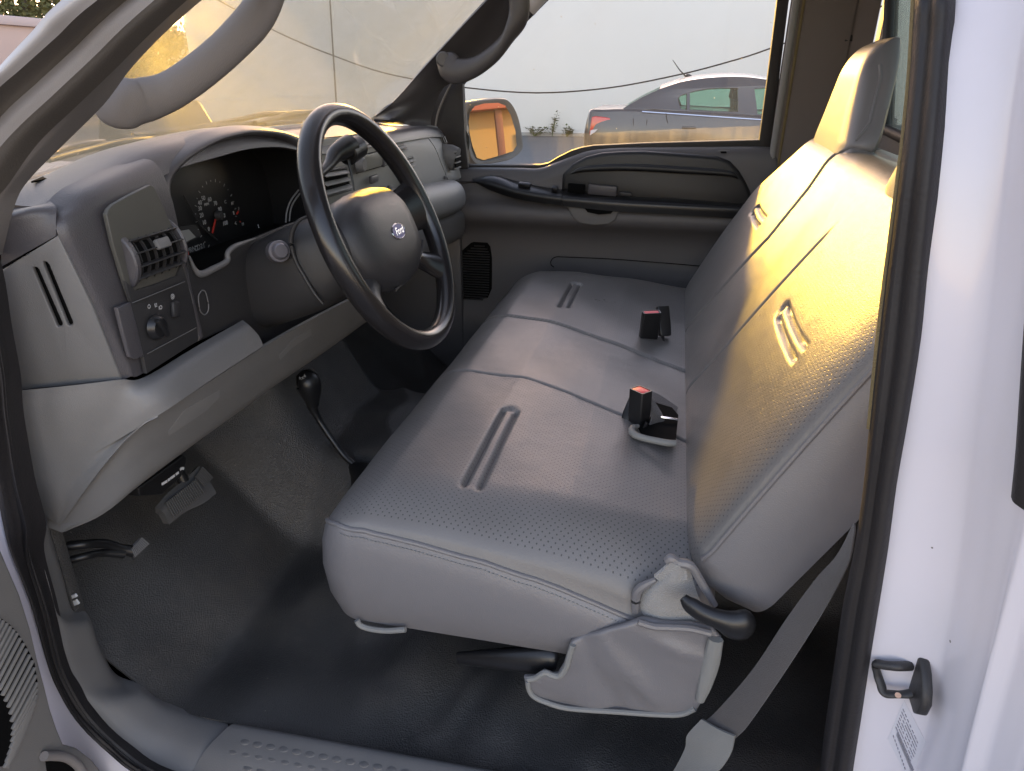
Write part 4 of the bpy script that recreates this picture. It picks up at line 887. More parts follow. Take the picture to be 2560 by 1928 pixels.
# hinge pillar panel outside the seal
pts = out_[1:-3]
def reproj(p, y):
    q = np.array(p)-CAM; t = (y-CAM[1])/q[1]; return Vector(CAM+q*t)
hp = [reproj(p+Vector((-.004, 0, -.003)), .004) for p in pts]+[Vector((-.55, .004, .5)), Vector((-1.1, .004, .5)), Vector((-1.1, .004, 1.48))]
outline_plate('hinge_pillar', hp, m_paint, cab, thick=.006, bev=.002)
# B-pillar seal
rows = [[p+Vector((.012, .02, 0)), p, p.lerp(q, .3)+Vector((-.004, -.006, 0)), p.lerp(q, .5)+Vector((-.001, -.002, 0)), p.lerp(q, .75)+Vector((-.003, -.006, 0)), q, q+Vector((.01, .012, 0))] for p, q in zip(lft, rgt)]
pse = surf('pillar_seal', rows, m_seal, truck, 4, 4, .003)
m_tan = M('woven_edge', (.20, .155, .075), .9, bump=1, bscale=900, var=.3, vscale=300)
tubeobj('woven_edge', [p+Vector((0, -.002, 0)) for p in lft[:10]], .0028, m_tan, pse, n=8)
# black corner trim, striker and certification label on the B-pillar jamb
cl_ = [V('D', x, y, 'x', xx) for x, y, xx in ((2262, -300, .216), (2240, 0, .226), (2212, 430, .2395), (2190, 740, .2495), (2176, 960, .2565), (2166, 1066, .2595))]
surf('corner_trim', [[p+Vector((.004, -.004, 0)), p+Vector((.003, -.014, 0)), p+Vector((.010, -.030, 0)), p+Vector((.018, -.040, 0))] for p in cl_], m_seal, cab, 4, 4, .008)
sp0 = V('r', 690, 520, 'x', .272); bm = bmesh.new()
def stk(x, y, xx): return V('r', x, y, 'x', xx)
pl_ = [stk(*p, .266) for p in ((640, 165), (690, 160), (740, 260), (765, 420), (775, 640), (765, 800), (715, 900), (670, 890), (625, 740), (585, 480), (590, 300))]
stp = outline_plate('door_striker', pl_, m_dark, cab, thick=.010, bev=.003)
yb = sp0.y
loop = [stk(640, 330, .262), stk(480, 335, .249), stk(330, 325, .240), stk(205, 310, .233), stk(225, 440, .236), stk(265, 560, .239), stk(305, 670, .242), stk(420, 690, .250), stk(560, 690, .258), stk(650, 680, .264)]
bm = bmesh.new(); tube(bm, loop, [.0044, .0044, .0042, .0040, .0032, .0030, .0032, .0030, .0030, .0036], n=14, sub=6, rb=[.0048]*10); newmesh('striker_loop', bm, m_dark, stp)
bm = bmesh.new()
for x, y in ((392, 672), (500, 668)): cyl(bm, stk(x, y, .2515)+Vector((-.002, -.0035, 0)), (-.4, -1, .2), .0028, .0008, n=12)
m_rust = M('worn_metal', (.62, .45, .38), .4, metal=.6, var=.3, vscale=300); newmesh('worn_patch', bm, m_rust, stp)
cv_ = BVHTree.FromPolygons([v.co for v in cab.data.vertices], [p.vertices for p in cab.data.polygons])
def LB(x, y, off=.0008):
    rd = Vector(ray('r', x, y)).normalized(); h = cv_.ray_cast(Vector(CAM), rd); return h[0]-rd*off
P00, P10, PR = np.array((560., 765.)), np.array((352., 1262.)), np.array((262., 510.))
G = [[LB(*(P00+(P10-P00)*a+PR*b)) for b in np.linspace(0, 1.05, 12)] for a in np.linspace(0, 1, 9)]
bm = bmesh.new(); thicken(bm, arr(G), .0004); lab = newmesh('certification_label', bm, M('label_paper', (.60, .60, .66), .5), cab)
bm = bmesh.new()
def barq(p, q, w_):
    a_ = LB(*p, .0016); b_ = LB(*q, .0016); box(bm, frame((a_+b_)/2, b_-a_, (-1, .4, 0)), (b_-a_).length, .0003, w_)
r2 = random.Random(5)
for k in range(7):                                  # lines of small type, too fine to read
    x0, y0 = 455+k*15, 1105-k*38; n_ = 7
    for j in range(n_):
        t0, t1 = j/n_, (j+r2.uniform(.45, .9))/n_; L_ = 300; xs, ys_ = 205, 470
        if x0+xs*t1 < 800: barq((x0+xs*t0, y0+ys_*t0), (x0+xs*t1, y0+ys_*t1), .0016)
for k in range(34):
    t = k/34; x, y = 480+t*205, 1160+t*500
    a_ = LB(x-16, y+58, .0016); b_ = LB(x, y, .0016); box(bm, frame((a_+b_)/2, b_-a_, (-1, .4, 0)), (b_-a_).length, .0003, .0007+.0007*r2.random())
for k in range(9):
    t = k/9; barq((425+t*160, 1215+t*450), (432+t*160, 1240+t*450), .003)
newmesh('label_print', bm, M('label_ink', (.27, .27, .33), .6), lab)

# kick panel, sill plate, floor
kin = [V('g', x, y, 'y', yy) for x, y, yy in ((288, 160, .06), (325, 300, .066), (385, 500, .075), (440, 690, .08), (545, 755, .085), (610, 930, .088), (712, 1122, .09), (860, 1190, .092), (1010, 1290, .096), (1200, 1365, .10), (1400, 1406, .104))]
kout = [V('g', x, y, 'y', .031) for x, y in ((222, 205), (245, 340), (290, 480), (335, 650), (362, 765), (400, 935), (472, 1125), (565, 1265), (705, 1425), (905, 1585), (1140, 1700))]
rows = [[p+Vector((-.02, .02, -.004)), p, p.lerp(q, .35)+Vector((.004, -.010, .004)), p.lerp(q, .75)+Vector((.003, -.006, .002)), q] for p, q in zip(kin, kout)]
surf('kick_panel', rows, m_case, truck, 5, 4, .004)
bm = bmesh.new(); box(bm, frame(V('g', 455, 590, 'y', .092), (1, 0, .5), (0, 1, 0)), .010, .003, .005); box(bm, frame(V('g', 462, 630, 'y', .092), (1, 0, .5), (0, 1, 0)), .012, .003, .008); newmesh('fuse_tab', bm, m_white, truck)
sj0, sj1 = V('g', 1412, 1408, 'y', .104), V('g', 1212, 1668, 'y', .045)
rows = []
for t in np.linspace(0, 1, 9):
    zr = .764+.016*t; x = -.600+.86*t
    rows.append([Vector((x, .118, zr-.02)), Vector((x, .108, zr)), Vector((x-.010*(1-t), .085, zr-.002)), Vector((x-.02*(1-t), .06, zr-.010)), Vector((x-.03*(1-t), .035, zr-.030))])
sill = surf('sill_plate', rows, m_case, truck, 3, 4, .004)
bm = bmesh.new()
for i in range(36):
    for j in range(5):
        x = -.575+.0215*i+(.0107 if j % 2 else 0); y = .0985-j*.0150; t = (x+.6)/.86; zz = .764+.016*t-interp(y, [.04, .06, .085, .1], [-.0, 0, 0, 0])-interp(y, [.035, .06, .085, .108], [.030, .010, .002, 0])
        if i in (0,) and j > 2: continue
        rings = [[Vector((x+.0082*f*math.cos(a), y+.0060*f*math.sin(a), zz+h_)) for a in np.linspace(0, 2*math.pi, 18, endpoint=False)] for f, h_ in ((1, -.002), (.9, .0005), (.65, .0010), (.3, .0012))]
        vs = add_grid(bm, arr(rings), closed_v=True); bm.faces.new(vs[-1])
newmesh('grip_dots', bm, m_case, sill)
fx = np.linspace(-1.10, .48, 150); fy = np.linspace(.112, 1.62, 160)
FXX, FYY = np.meshgrid(fx, fy, indexing='ij')
def floorz(x, y):
    z = .757+0*x
    toe = np.clip(-.70-x, 0, 1)*1.15; toe = toe*toe/(toe+.05)*1.0
    tl = sstep(y, .55, .70)*(1-sstep(y, 1.0, 1.16))
    z = z+toe+tl*(.185+np.clip(-.725-x, 0, 1)*.75*(1-.0))
    rnd = np.exp(-((x+.30)/.11)**2-((y-.36)/.10)**2)*.018
    rnd = rnd+np.exp(-((x+.53)/.16)**2-((y-.28)/.12)**2)*.006*np.sin(x*30)
    lump = .016*np.exp(-((x+.36)/.05)**2-((y-.30)/.13)**2)+.014*np.exp(-((x+.20)/.035)**2-((y-.22)/.07)**2)+.012*np.exp(-((x+.05)/.025)**2-((y-.18)/.09)**2)+.011*np.exp(-((x+.62)/.045)**2-((y-.42)/.12)**2)
    fold = .007*np.exp(-((x+.46+.25*(y-.3)+.02*np.sin(y*25))/.018)**2)*sstep(y, .14, .22)+.006*np.exp(-((x+.26-.3*(y-.25))/.014)**2)*sstep(.34-y, 0, .08)*sstep(y, .12, .18)
    z = z+fold+lump+rnd+.008*np.sin(x*13+1.5*np.sin(y*11))*np.sin(y*15+x*4)+.002*np.sin(x*41+y*9)
    z = z+.05*sstep(.17-y, 0, .06)*sstep(-x-.66, 0, .12)*0
    return z
rows = np.stack([FXX, FYY, floorz(FXX, FYY)], 2)
bm = bmesh.new(); thicken(bm, rows, .004, (0, .5, 3)); newmesh('floor_mat', bm, m_mat, truck, 60)
boxobj('footwell_side', Vector((-.985, .098, 1.0)), .34, .02, .62, m_mat, truck, bev=.004)
boxobj('kick_wall', Vector((-.86, 1.645, 1.1)), .40, .03, .72, m_doorpl, truck, bev=.006)
boxobj('firewall', Vector((-1.02, .84, 1.1)), .02, 1.56, .8, m_hole, truck)
# pedals, brake controller, transfer lever
def PD(x, y): return VP('o', x, y, (-.782, .31, 1.02), (.86, -.12, .5))
pg = [[PD(x, y) for x, y in r_] for r_ in (((588, 1128), (800, 880), (1080, 655), (1320, 430)), ((690, 1240), (920, 1020), (1210, 800), (1470, 640)), ((828, 1402), (1090, 1200), (1400, 1052), (1608, 885)))]
for k in (0, 1, 2): pg[1][k] += Vector((.006, -.002, .006))
pedal = surf('brake_pedal', pg, m_pedal, truck, 5, 5, .014)
bm = bmesh.new()
for k in range(17):
    t = k/16; a_ = PD(700+t*480, 1085-t*375)+Vector((.010, -.001, .008)); b_ = PD(850+t*490, 1330-t*390)+Vector((.009, -.001, .007)); box(bm, frame((a_+b_)/2, b_-a_, (.86, -.12, .5)), (b_-a_).length, .004, .0022, .0006)
for k in range(7):
    t = k/6; a_ = PD(1215+t*105, 640-t*150)+Vector((.007, -.001, .006)); b_ = PD(1370+t*130, 800-t*130)+Vector((.007, -.001, .006)); box(bm, frame((a_+b_)/2, b_-a_, (.86, -.12, .5)), (b_-a_).length, .004, .0018, .0005)
newmesh('pedal_ribs', bm, m_pedal, pedal)
tubeobj('pedal_arm', [PD(1200, 800)+Vector((-.01, .0, 0)), Vector((-.83, .34, 1.15)), Vector((-.84, .34, 1.28))], [.010, .010, .010], m_black, pedal, n=10)
bcq = [V('o', x, y, 'x', -.755) for x, y in ((330, 820), (1060, 288), (1088, 300), (1090, 390), (1010, 600), (700, 885), (350, 905))]
bc = outline_plate('brake_controller', bcq, m_black, truck, thick=.03, bev=.003)
bm = bmesh.new()
for (x0, y0), (x1, y1) in (((698, 738), (785, 685)), ((795, 675), (835, 648)), ((842, 640), (912, 590)), ((930, 575), (978, 540)), ((1005, 500), (1030, 468)), ((1035, 472), (1066, 480))):
    a_, b_ = V('o', x0, y0, 'x', -.7385), V('o', x1, y1, 'x', -.7385); box(bm, frame((a_+b_)/2, b_-a_, (1, 0, 0)), (b_-a_).length, .0006, .0042)
newmesh('controller_print', bm, m_white, bc)
pkq = lambda x, y: VP('g', x, y, (-.79, .20, .985), (.75, -.3, .6))
pkp = surf('parking_pedal', [[pkq(*p) for p in r_] for r_ in (((798, 300), (830, 262), (862, 232)), ((812, 330), (850, 292), (888, 255)), ((826, 360), (872, 318), (915, 275)))], m_pedal, truck, 4, 4, .012)
bm = bmesh.new()
for k in range(10):
    t = k/9; a_ = pkq(802+t*62, 304-t*66)+Vector((.002, 0, .002)); b_ = pkq(828+t*82, 352-t*75)+Vector((.002, 0, .002)); box(bm, frame((a_+b_)/2, b_-a_, (.75, -.3, .6)), (b_-a_).length, .003, .0018, .0004)
newmesh('pedal_ribs', bm, m_mid, pkp)
tubeobj('pedal_arm', [V('g', 410, 285, 'y', .125), V('g', 520, 272, 'y', .14), V('g', 640, 268, 'y', .17), V('g', 740, 300, 'y', .19), V('g', 830, 318, 'y', .205)], [.007, .007, .007, .008, .010], m_black, pkp, n=10)
tubeobj('pedal_bracket', [V('g', 430, 370, 'y', .125), V('g', 530, 345, 'y', .14), V('g', 630, 325, 'y', .165), V('g', 760, 330, 'y', .19)], [.006, .006, .006, .008], m_black, pkp, n=10)
tl_ = [V('n', 425, 395, 'y', .66), V('n', 455, 470, 'y', .66), V('n', 470, 555, 'y', .66), V('n', 500, 620, 'y', .66), V('n', 545, 700, 'y', .66), V('n', 640, 840, 'y', .655), V('n', 740, 970, 'y', .65), V('n', 845, 1060, 'y', .645), V('n', 900, 1110, 'y', .64)]
trl = tubeobj('transfer_lever', tl_, [.010, .0125, .0115, .008, .0072, .0068, .0066, .0066, .0066], m_black, truck, n=14)
tubeobj('lever_knob', [V('n', 335, 340, 'y', .655), V('n', 380, 340, 'y', .66), V('n', 425, 350, 'y', .66), V('n', 450, 410, 'y', .66), V('n', 468, 500, 'y', .66), V('n', 480, 550, 'y', .66)], [.010, .021, .026, .024, .016, .012], m_black, trl, n=20)
kcap = V('n', 390, 315, 'y', .635); bm = bmesh.new(); text_bm(bm, '4x4', frame(kcap+Vector((.006, -.012, .006)), (.5, .8, .2), (-.5, .1, .9)), .011); newmesh('knob_print', bm, m_grey_print, trl)
tubeobj('lever_boot', [V('n', 800, 1040, 'y', .65), V('n', 880, 1110, 'y', .64), V('n', 960, 1200, 'y', .63)], [.010, .03, .06], m_black, trl, n=16)

# grab handles
gh = tubeobj('grab_handle', [V('a', x, y, 'y', yy) for x, y, yy in ((610, 580, .135), (690, 628, .122), (790, 632, .121), (900, 612, .134), (1060, 552, .15), (1260, 412, .16), (1450, 242, .165), (1595, 70, .165), (1690, -130, .16), (1700, -300, .15))],
             [.018, .0255, .0262, .0238, .0198, .0185, .0185, .0195, .02, .02], m_trim, truck, n=22, sub=8, rb=[.012, .016, .017, .016, .015, .015, .015, .015, .015, .015], up=(.5, 0, .8))
gp = tubeobj('grab_handle', [V('c', x, y, 'y', yy) for x, y, yy in ((120, 345, 1.515), (160, 375, 1.505), (215, 415, 1.495), (330, 385, 1.485), (450, 292, 1.475), (545, 165, 1.465), (578, 60, 1.46), (565, -80, 1.46), (520, -200, 1.47))],
             [.018, .036, .034, .026, .024, .025, .027, .027, .026], m_pad, truck, n=22, sub=8, rb=[.012, .018, .018, .018, .018, .018, .018, .018, .018], up=(.6, 0, .7))
bm = bmesh.new(); cyl(bm, V('c', 135, 345, 'y', 1.492), (.3, -1, .1), .020, .004, .018, n=24, bev=.001); newmesh('handle_cap', bm, m_pad, gp)
# passenger A-pillar trim
cc_ = lambda x, y, v: V('c', x, y, 'y', v)
ap = [[bb(700, 318, 'x', -.93), bb(860, 345, 'x', -.86), bb(1020, 352, 'y', 1.57), bb(1185, 372, 'y', 1.635)], [bb(722, 296, 'x', -.92), bb(860, 315, 'y', 1.52), bb(1010, 310, 'y', 1.575), bb(1190, 300, 'y', 1.64)], [bb(820, 232, 'y', 1.53), bb(950, 215, 'y', 1.545), bb(1090, 190, 'y', 1.58), bb(1235, 160, 'y', 1.64)],
      [bb(935, 125, 'y', 1.535), bb(1050, 105, 'y', 1.55), bb(1170, 85, 'y', 1.585), bb(1290, 60, 'y', 1.64)], [cc_(0, 420, 1.54), cc_(70, 420, 1.555), cc_(135, 445, 1.59), cc_(195, 475, 1.64)], [cc_(195, 208, 1.505), cc_(270, 240, 1.53), cc_(345, 275, 1.57), cc_(420, 305, 1.625)], [cc_(392, 0, 1.47), cc_(470, 20, 1.50), cc_(545, 50, 1.55), cc_(635, 98, 1.61)]]
ap.append([p+(p-q)*1.2 for p, q in zip(ap[-1], ap[-2])])
surf('pillar_trim', ap, m_pad, truck, 5, 5, .006)

# windshield with its black edge, wipers
bot = [Vector((basex(y) if y < 1.45 else interp(y, [1.45, 1.70], [-.97, -.88]), y, 1.562)) for y in (.04, .2, .43, .65, 1.0, 1.28, 1.45, 1.66)]
top_ = [Vector((interp(i, [0, 3.5, 7], [-.27, -.34, -.27]), .20+1.26*i/7, 2.09)) for i in range(8)]
ws = surf('windshield', [b+Vector((-.03, 0, -.03)) for b in bot] and [[b+Vector((-.025, 0, -.022)) for b in bot], [b.lerp(t, .33) for b, t in zip(bot, top_)], [b.lerp(t, .66) for b, t in zip(bot, top_)], top_], m_ws, truck, 4, 4, .004)
surf('windshield_edge', [[b+Vector((.010, 0, .002)) for b in bot], [b+Vector((-.006, 0, .010)) for b in bot], [b+Vector((-.03, 0, .002)) for b in bot]], m_black, truck, 3, 4, .003)
def wiper(arm, blade):
    o = tubeobj('wiper', [V(*p) for p in arm[0]], arm[1], m_dark, truck, n=10)
    tubeobj('wiper_blade', [V(*p) for p in blade[0]], blade[1], m_black, o, n=8, rb=[.004]*len(blade[1])); return o
wiper(([('a', 1930, 690, 'x', -1.06), ('a', 1840, 702, 'x', -1.06), ('a', 1640, 702, 'x', -1.05), ('a', 1440, 742, 'x', -1.04), ('a', 1150, 795, 'x', -1.02)], [.008, .008, .007, .006, .005]), ([('a', 1900, 720, 'x', -1.045), ('a', 1560, 765, 'x', -1.03), ('a', 1150, 812, 'x', -1.01), ('a', 820, 842, 'x', -.985)], [.007, .009, .012, .009]))
wiper(([('a', 960, 852, 'x', -.99), ('a', 830, 865, 'x', -.97), ('a', 690, 885, 'x', -.955), ('a', 560, 915, 'x', -.935), ('a', 420, 950, 'x', -.91), ('a', 300, 985, 'x', -.89)], [.006, .007, .006, .005, .005, .004]), ([('a', 640, 870, 'x', -.96), ('a', 540, 888, 'x', -.945), ('a', 420, 915, 'x', -.93), ('a', 330, 935, 'x', -.91)], [.004, .006, .006, .004]))
wiper(([('s', 815, 975, 'x', -1.02), ('s', 900, 960, 'x', -1.03), ('s', 1000, 935, 'x', -1.035), ('s', 1110, 905, 'x', -1.04), ('s', 1220, 890, 'x', -1.045)], [.006, .008, .008, .010, .008]), ([('s', 900, 985, 'x', -1.02), ('s', 1020, 970, 'x', -1.02), ('s', 1180, 960, 'x', -1.02)], [.005, .006, .005]))

# passenger door
bxs = [-.70, -.60, -.48, -.41, -.357, -.30, -.25, -.17, -.05, .10, .20, .268, .285]
bz_ = [1.420, 1.424, 1.426, 1.427, 1.446, 1.468, 1.483, 1.491, 1.495, 1.499, 1.502, 1.500, 1.485]
def drow(y, f, dz=0): return [Vector((x, y, f(z)+dz)) for x, z in zip(bxs, bz_)]
rows = [drow(1.70, lambda z: z-.002), drow(1.676, lambda z: z+.004), drow(1.655, lambda z: z-.004), drow(1.642, lambda z: z-.030), drow(1.640, lambda z: 1.39), drow(1.632, lambda z: 1.345), drow(1.605, lambda z: 1.315), drow(1.603, lambda z: 1.28), drow(1.635, lambda z: 1.245), drow(1.650, lambda z: 1.205), drow(1.655, lambda z: 1.12), drow(1.652, lambda z: 1.0), drow(1.64, lambda z: .92), drow(1.64, lambda z: .76)]
door = surf('passenger_door', rows, m_doorpl, truck, 4, 4, .012, away=(0, 0, 1.4))
up_ = [(1060, 916), (1180, 908), (1300, 906), (1480, 918), (1640, 930), (1725, 938), (1790, 962), (1835, 1010), (1872, 1070), (1900, 1130), (1915, 1190), (1860, 1185), (1600, 1168), (1160, 1138), (960, 1112), (845, 1092), (850, 1030), (900, 975), (970, 938)]
outline_plate('upper_pad', [V('c', x, y, 'y', 1.628) for x, y in up_], m_insert, door, thick=.03, bev=.012)
tubeobj('pad_fold', [V('c', x, y, 'y', 1.612) for x, y in ((880, 1010), (960, 985), (1200, 975), (1500, 990), (1790, 1010), (1850, 1040))], [.002, .008, .010, .010, .008, .002], m_insert, door, n=10)
surf('armrest', [[cc_(305, 1040, 1.635), cc_(430, 1022, 1.645), cc_(560, 1052, 1.645), cc_(700, 1082, 1.645), cc_(828, 1100, 1.645)], [cc_(306, 1046, 1.62), cc_(430, 1034, 1.615), cc_(560, 1075, 1.61), cc_(700, 1100, 1.608), cc_(827, 1118, 1.608)], [cc_(312, 1055, 1.61), cc_(420, 1076, 1.59), cc_(560, 1112, 1.58), cc_(700, 1134, 1.578), cc_(826, 1150, 1.578)], [cc_(320, 1062, 1.612), cc_(420, 1112, 1.598), cc_(560, 1158, 1.585), cc_(700, 1182, 1.58), cc_(826, 1198, 1.58)]], m_black, door, 5, 5, .006, away=(0, 0, 2.2))
surf('arm_rail', [[cc_(829, 1098, 1.645), cc_(1150, 1130, 1.645), cc_(1500, 1150, 1.645), cc_(1905, 1180, 1.645)], [cc_(829, 1128, 1.60), cc_(1150, 1150, 1.60), cc_(1500, 1170, 1.60), cc_(1900, 1200, 1.60)], [cc_(829, 1152, 1.577), cc_(1150, 1178, 1.577), cc_(1500, 1196, 1.577), cc_(1880, 1214, 1.58)], [cc_(829, 1200, 1.579), cc_(1150, 1232, 1.579), cc_(1500, 1252, 1.579), cc_(1840, 1274, 1.582)]], m_black, door, 4, 5, .006, away=(0, 0, 2.2))
for p in ((608, 1076), (785, 1098)):
    c = cc_(p[0], p[1], 1.604); bm = bmesh.new(); box(bm, frame(c, (1, 0, -.1), (0, 1, .4)), .038 if p[0] < 700 else .020, .018, .012, .004); newmesh('window_switch', bm, m_black, door)
bm = bmesh.new(); box(bm, frame(cc_(910, 1098, 1.607), (1, 0, -.06), (0, 1, .1)), .052, .006, .028, .002); newmesh('handle_bezel', bm, m_hole, door)
bm = bmesh.new(); box(bm, frame(cc_(1062, 1108, 1.606), (1, 0, -.06), (0, 1, .1)), .085, .010, .030, .003); newmesh('door_handle', bm, m_pad, door)
bm = bmesh.new(); box(bm, frame(cc_(1198, 1130, 1.600), (1, 0, -.1), (0, 1, .1)), .036, .010, .011, .002); newmesh('lock_lever', bm, m_dark, door)
outline_plate('pull_cup', [cc_(x, y, 1.595) for x, y in ((872, 1214), (1000, 1226), (1142, 1240), (1130, 1275), (1095, 1297), (1010, 1304), (935, 1292), (895, 1262))], m_mid, door, thick=.02, bev=.006)
outline_plate('pull_hollow', [cc_(x, y, 1.584) for x, y in ((958, 1212), (1128, 1225), (1110, 1245), (1040, 1250), (975, 1236))], m_hole, door, thick=.003)
tubeobj('pocket_seam', [cc_(x, y, 1.6515) for x, y in ((1640, 1550), (1400, 1530), (1100, 1508), (850, 1497), (790, 1497), (765, 1515), (762, 1540), (780, 1556))], .0014, m_hole, door, n=6)
sg = [bb(x, y, 'y', 1.651) for x, y in ((1300, 1560), (1345, 1450), (1420, 1350), (1500, 1280), (1560, 1260), (1620, 1266), (1652, 1310), (1664, 1400), (1664, 1600))]+[V('h', x, y, 'y', 1.651) for x, y in ((1060, 160), (1038, 210), (950, 220), (800, 212))]
spk = outline_plate('speaker_grille', sg, m_hole, door, thick=.004)
bm = bmesh.new()
zs = np.linspace(1.185, 1.005, 22)
for z in zs:
    xl = interp(z, [1.0, 1.105, 1.14, 1.165, 1.185, 1.195], [-.72, -.70, -.672, -.645, -.618, -.60]); xr = interp(z, [1.0, 1.01, 1.03, 1.16, 1.18, 1.19], [-.60, -.58, -.570, -.566, -.575, -.59])
    box(bm, frame(Vector(((xl+xr)/2, 1.647, z)), (1, 0, 0), (0, 1, .4)), xr-xl, .004, .0036, .0008)
newmesh('grille_rib', bm, m_dark, spk)
lk = outline_plate('lock_slot', [V('c', x, y, 'y', 1.652) for x, y in ((1735, 882), (1760, 878), (1800, 880), (1808, 886), (1795, 896), (1765, 898), (1742, 893))], m_mid, door, thick=.012, bev=.002)
outline_plate('slot_hole', [V('c', x, y, 'y', 1.642) for x, y in ((1748, 882), (1782, 882), (1786, 892), (1752, 893))], m_hole, lk, thick=.004)
DPn = (0, 1, .0667); DP0 = (0, 1.69, 1.43)
dpl = lambda x, y: VP('c', x, y, DP0, DPn)
def dxz(x, z): return Vector((x, 1.69-.0667*(z-1.43), z))
hole = [dpl(*p) for p in ((240, 496), (258, 800), (270, 968), (500, 969), (700, 968), (748, 957), (800, 925), (880, 885), (940, 867), (1010, 856), (1300, 842), (1982, 823), (2040, 380), (2087, 0))]+[dxz(.222, 2.0), dxz(.20, 2.03), dxz(-.20, 2.03), dxz(-.25, 2.0)]+[dpl(*p) for p in ((730, 0), (640, 92), (440, 290), (262, 465))]
outer = [dxz(*p) for p in ((-.715, 1.40), (-.40, 1.405), (-.335, 1.43), (-.24, 1.465), (.0, 1.48), (.262, 1.492))]+[dpl(2142, 0)]+[dxz(.255, 2.07), dxz(-.24, 2.07), dxz(-.47, 1.895), dxz(-.72, 1.68)]
wfr = outline_plate('window_frame', outer, m_seal, door, thick=.03, bev=.003, holes=[hole], side=(0, 0, 1.6))
gl_ = outline_plate('door_glass', [p+Vector((0, .006, 0)) for p in hole], m_wp, door, thick=.004)
sail = [bb(*p, 'y', 1.662) for p in ((1150, 430), (1160, 350), (1195, 250), (1250, 130), (1300, 50))]+[cc_(x, y, 1.662) for x, y in ((175, 478), (238, 486), (250, 800), (272, 985), (240, 1010), (120, 1000))]
outline_plate('mirror_sail', sail, m_seal, door, thick=.02, bev=.004)
tubeobj('sail_trim', [bb(*p, 'y', 1.648) for p in ((1222, 362), (1240, 265), (1285, 150), (1340, 40), (1365, 10))], .003, m_trim, door, n=8)
# passenger mirror
mn = np.array((.846, -.527, .07)); mn = mn/np.linalg.norm(mn); mp0 = np.array((-.622, 1.93, 1.526))
mq = lambda x, y, off=0: VP('b', x, y, mp0+mn*off, mn)
mo = [(1425, 200), (1470, 172), (1620, 148), (1740, 142), (1800, 165), (1850, 240), (1885, 350), (1908, 515), (1893, 562), (1850, 605), (1780, 635), (1610, 666), (1545, 668), (1500, 632), (1475, 560), (1450, 400)]
ho_ = crom(arr([[mq(*p) for p in mo+[mo[0]]]])[0], 4)[:-1]; hc_ = ho_.mean(0)
bm = bmesh.new(); rows = []
for f, off in ((.80, -.004), (.90, .004), (.97, .004), (1.0, -.004), (1.0, -.03), (.92, -.07), (.7, -.095), (.3, -.105)): rows.append([hc_+(p-hc_)*f+mn*off for p in ho_])
vs = add_grid(bm, arr(rows), closed_v=True); bm.faces.new(vs[-1]); bm.faces.new(vs[0])
mir = newmesh('side_mirror', bm, m_mid, truck)
mg = [(1482, 330), (1492, 255), (1530, 207), (1600, 186), (1715, 180), (1770, 202), (1812, 275), (1850, 400), (1860, 515), (1832, 560), (1700, 602), (1600, 630), (1548, 612), (1512, 520), (1490, 420)]
outline_plate('mirror_glass', [mq(*p, .004) for p in mg], m_mirror, mir, thick=.004)
tubeobj('mirror_arm', [Vector((-.66, 1.70, 1.50)), Vector((-.69, 1.78, 1.52)), Vector((-.70, 1.86, 1.53))], [.04, .035, .035], m_dark, mir, n=12, rb=.02)

# passenger B-pillar trim, rear wall and rear window
def ty2(z): return -.13*max(0, z-1.5)
rows = []
for z in (.8, 1.2, 1.5, 1.8, 2.1):
    rows.append([Vector((x+.0*(z-1.5), y+ty2(z), z)) for x, y in ((.262, 1.70), (.266, 1.668), (.272, 1.650), (.285, 1.646), (.290, 1.648), (.30, 1.640), (.40, 1.615), (.412, 1.618), (.425, 1.608), (.458, 1.58))])
surf('belt_pillar_trim', rows, M('pillar_fabric', (.15, .128, .118), .85, bump=.5, bscale=1100, var=.08), truck, 4, 3, .004, away=(0, 0, 1.5))
tubeobj('jamb_strip', [Vector((.270, 1.652+ty2(z), z)) for z in (1.3, 1.5, 1.8, 2.1)], .010, m_light, truck, n=10)
tubeobj('jamb_strip', [Vector((.288, 1.645+ty2(z), z)) for z in (1.3, 1.5, 1.8, 2.1)], .004, m_tan, truck, n=8)
boxobj('belt_guide', V('d', 527, 228, 'y', 1.585), .020, .012, .016, m_black, truck, bev=.002)
wl_ = V('d', 778, 0, 'x', .462); wl2 = V('d', 738, 768, 'x', .462); wb2 = V('d', 845, 822, 'x', .462)
RW = lambda y, z: Vector((.468, y, z))
rho = [RW(wl_.y+.01, 2.0), RW(wl_.y, wl_.z), RW(wl2.y, wl2.z+.02), RW(wl2.y-.02, wl2.z), RW(.35, wb2.z-.03), RW(.30, wb2.z), RW(.30, 2.0)]
outline_plate('rear_wall', [RW(1.64, .75), RW(1.60, 1.5), RW(1.52, 2.12), RW(.16, 2.12), RW(.08, 1.5), RW(.05, .75)], m_doorpl, truck, thick=.012, holes=[rho], side=(-1, .8, 1.5))
rw = outline_plate('rear_window', [p+Vector((.004, 0, 0)) for p in rho], m_wr, truck, thick=.004, side=(-1, .8, 1.5))
tubeobj('window_rubber', [p+Vector((-.008, 0, 0)) for p in rho+[rho[0]]], .012, m_seal, rw, n=10, smooth=False)
boxobj('headliner', Vector((.10, .84, 2.095)), .72, 1.26, .03, m_head, truck, bev=.01)
boxobj('underbody', Vector((-.30, .84, .60)), 1.66, 1.7, .16, m_hole, truck, bev=.02)
# radio antenna on the far wing
tubeobj('antenna', [Vector((-1.106, 1.68, 1.40)), V('s', 1455, 800, 'y', 1.68), V('s', 1405, 0, 'y', 1.68), V('s', 1385, -300, 'y', 1.68)], [.003, .0028, .0024, .002], m_black, truck, n=8, smooth=False)

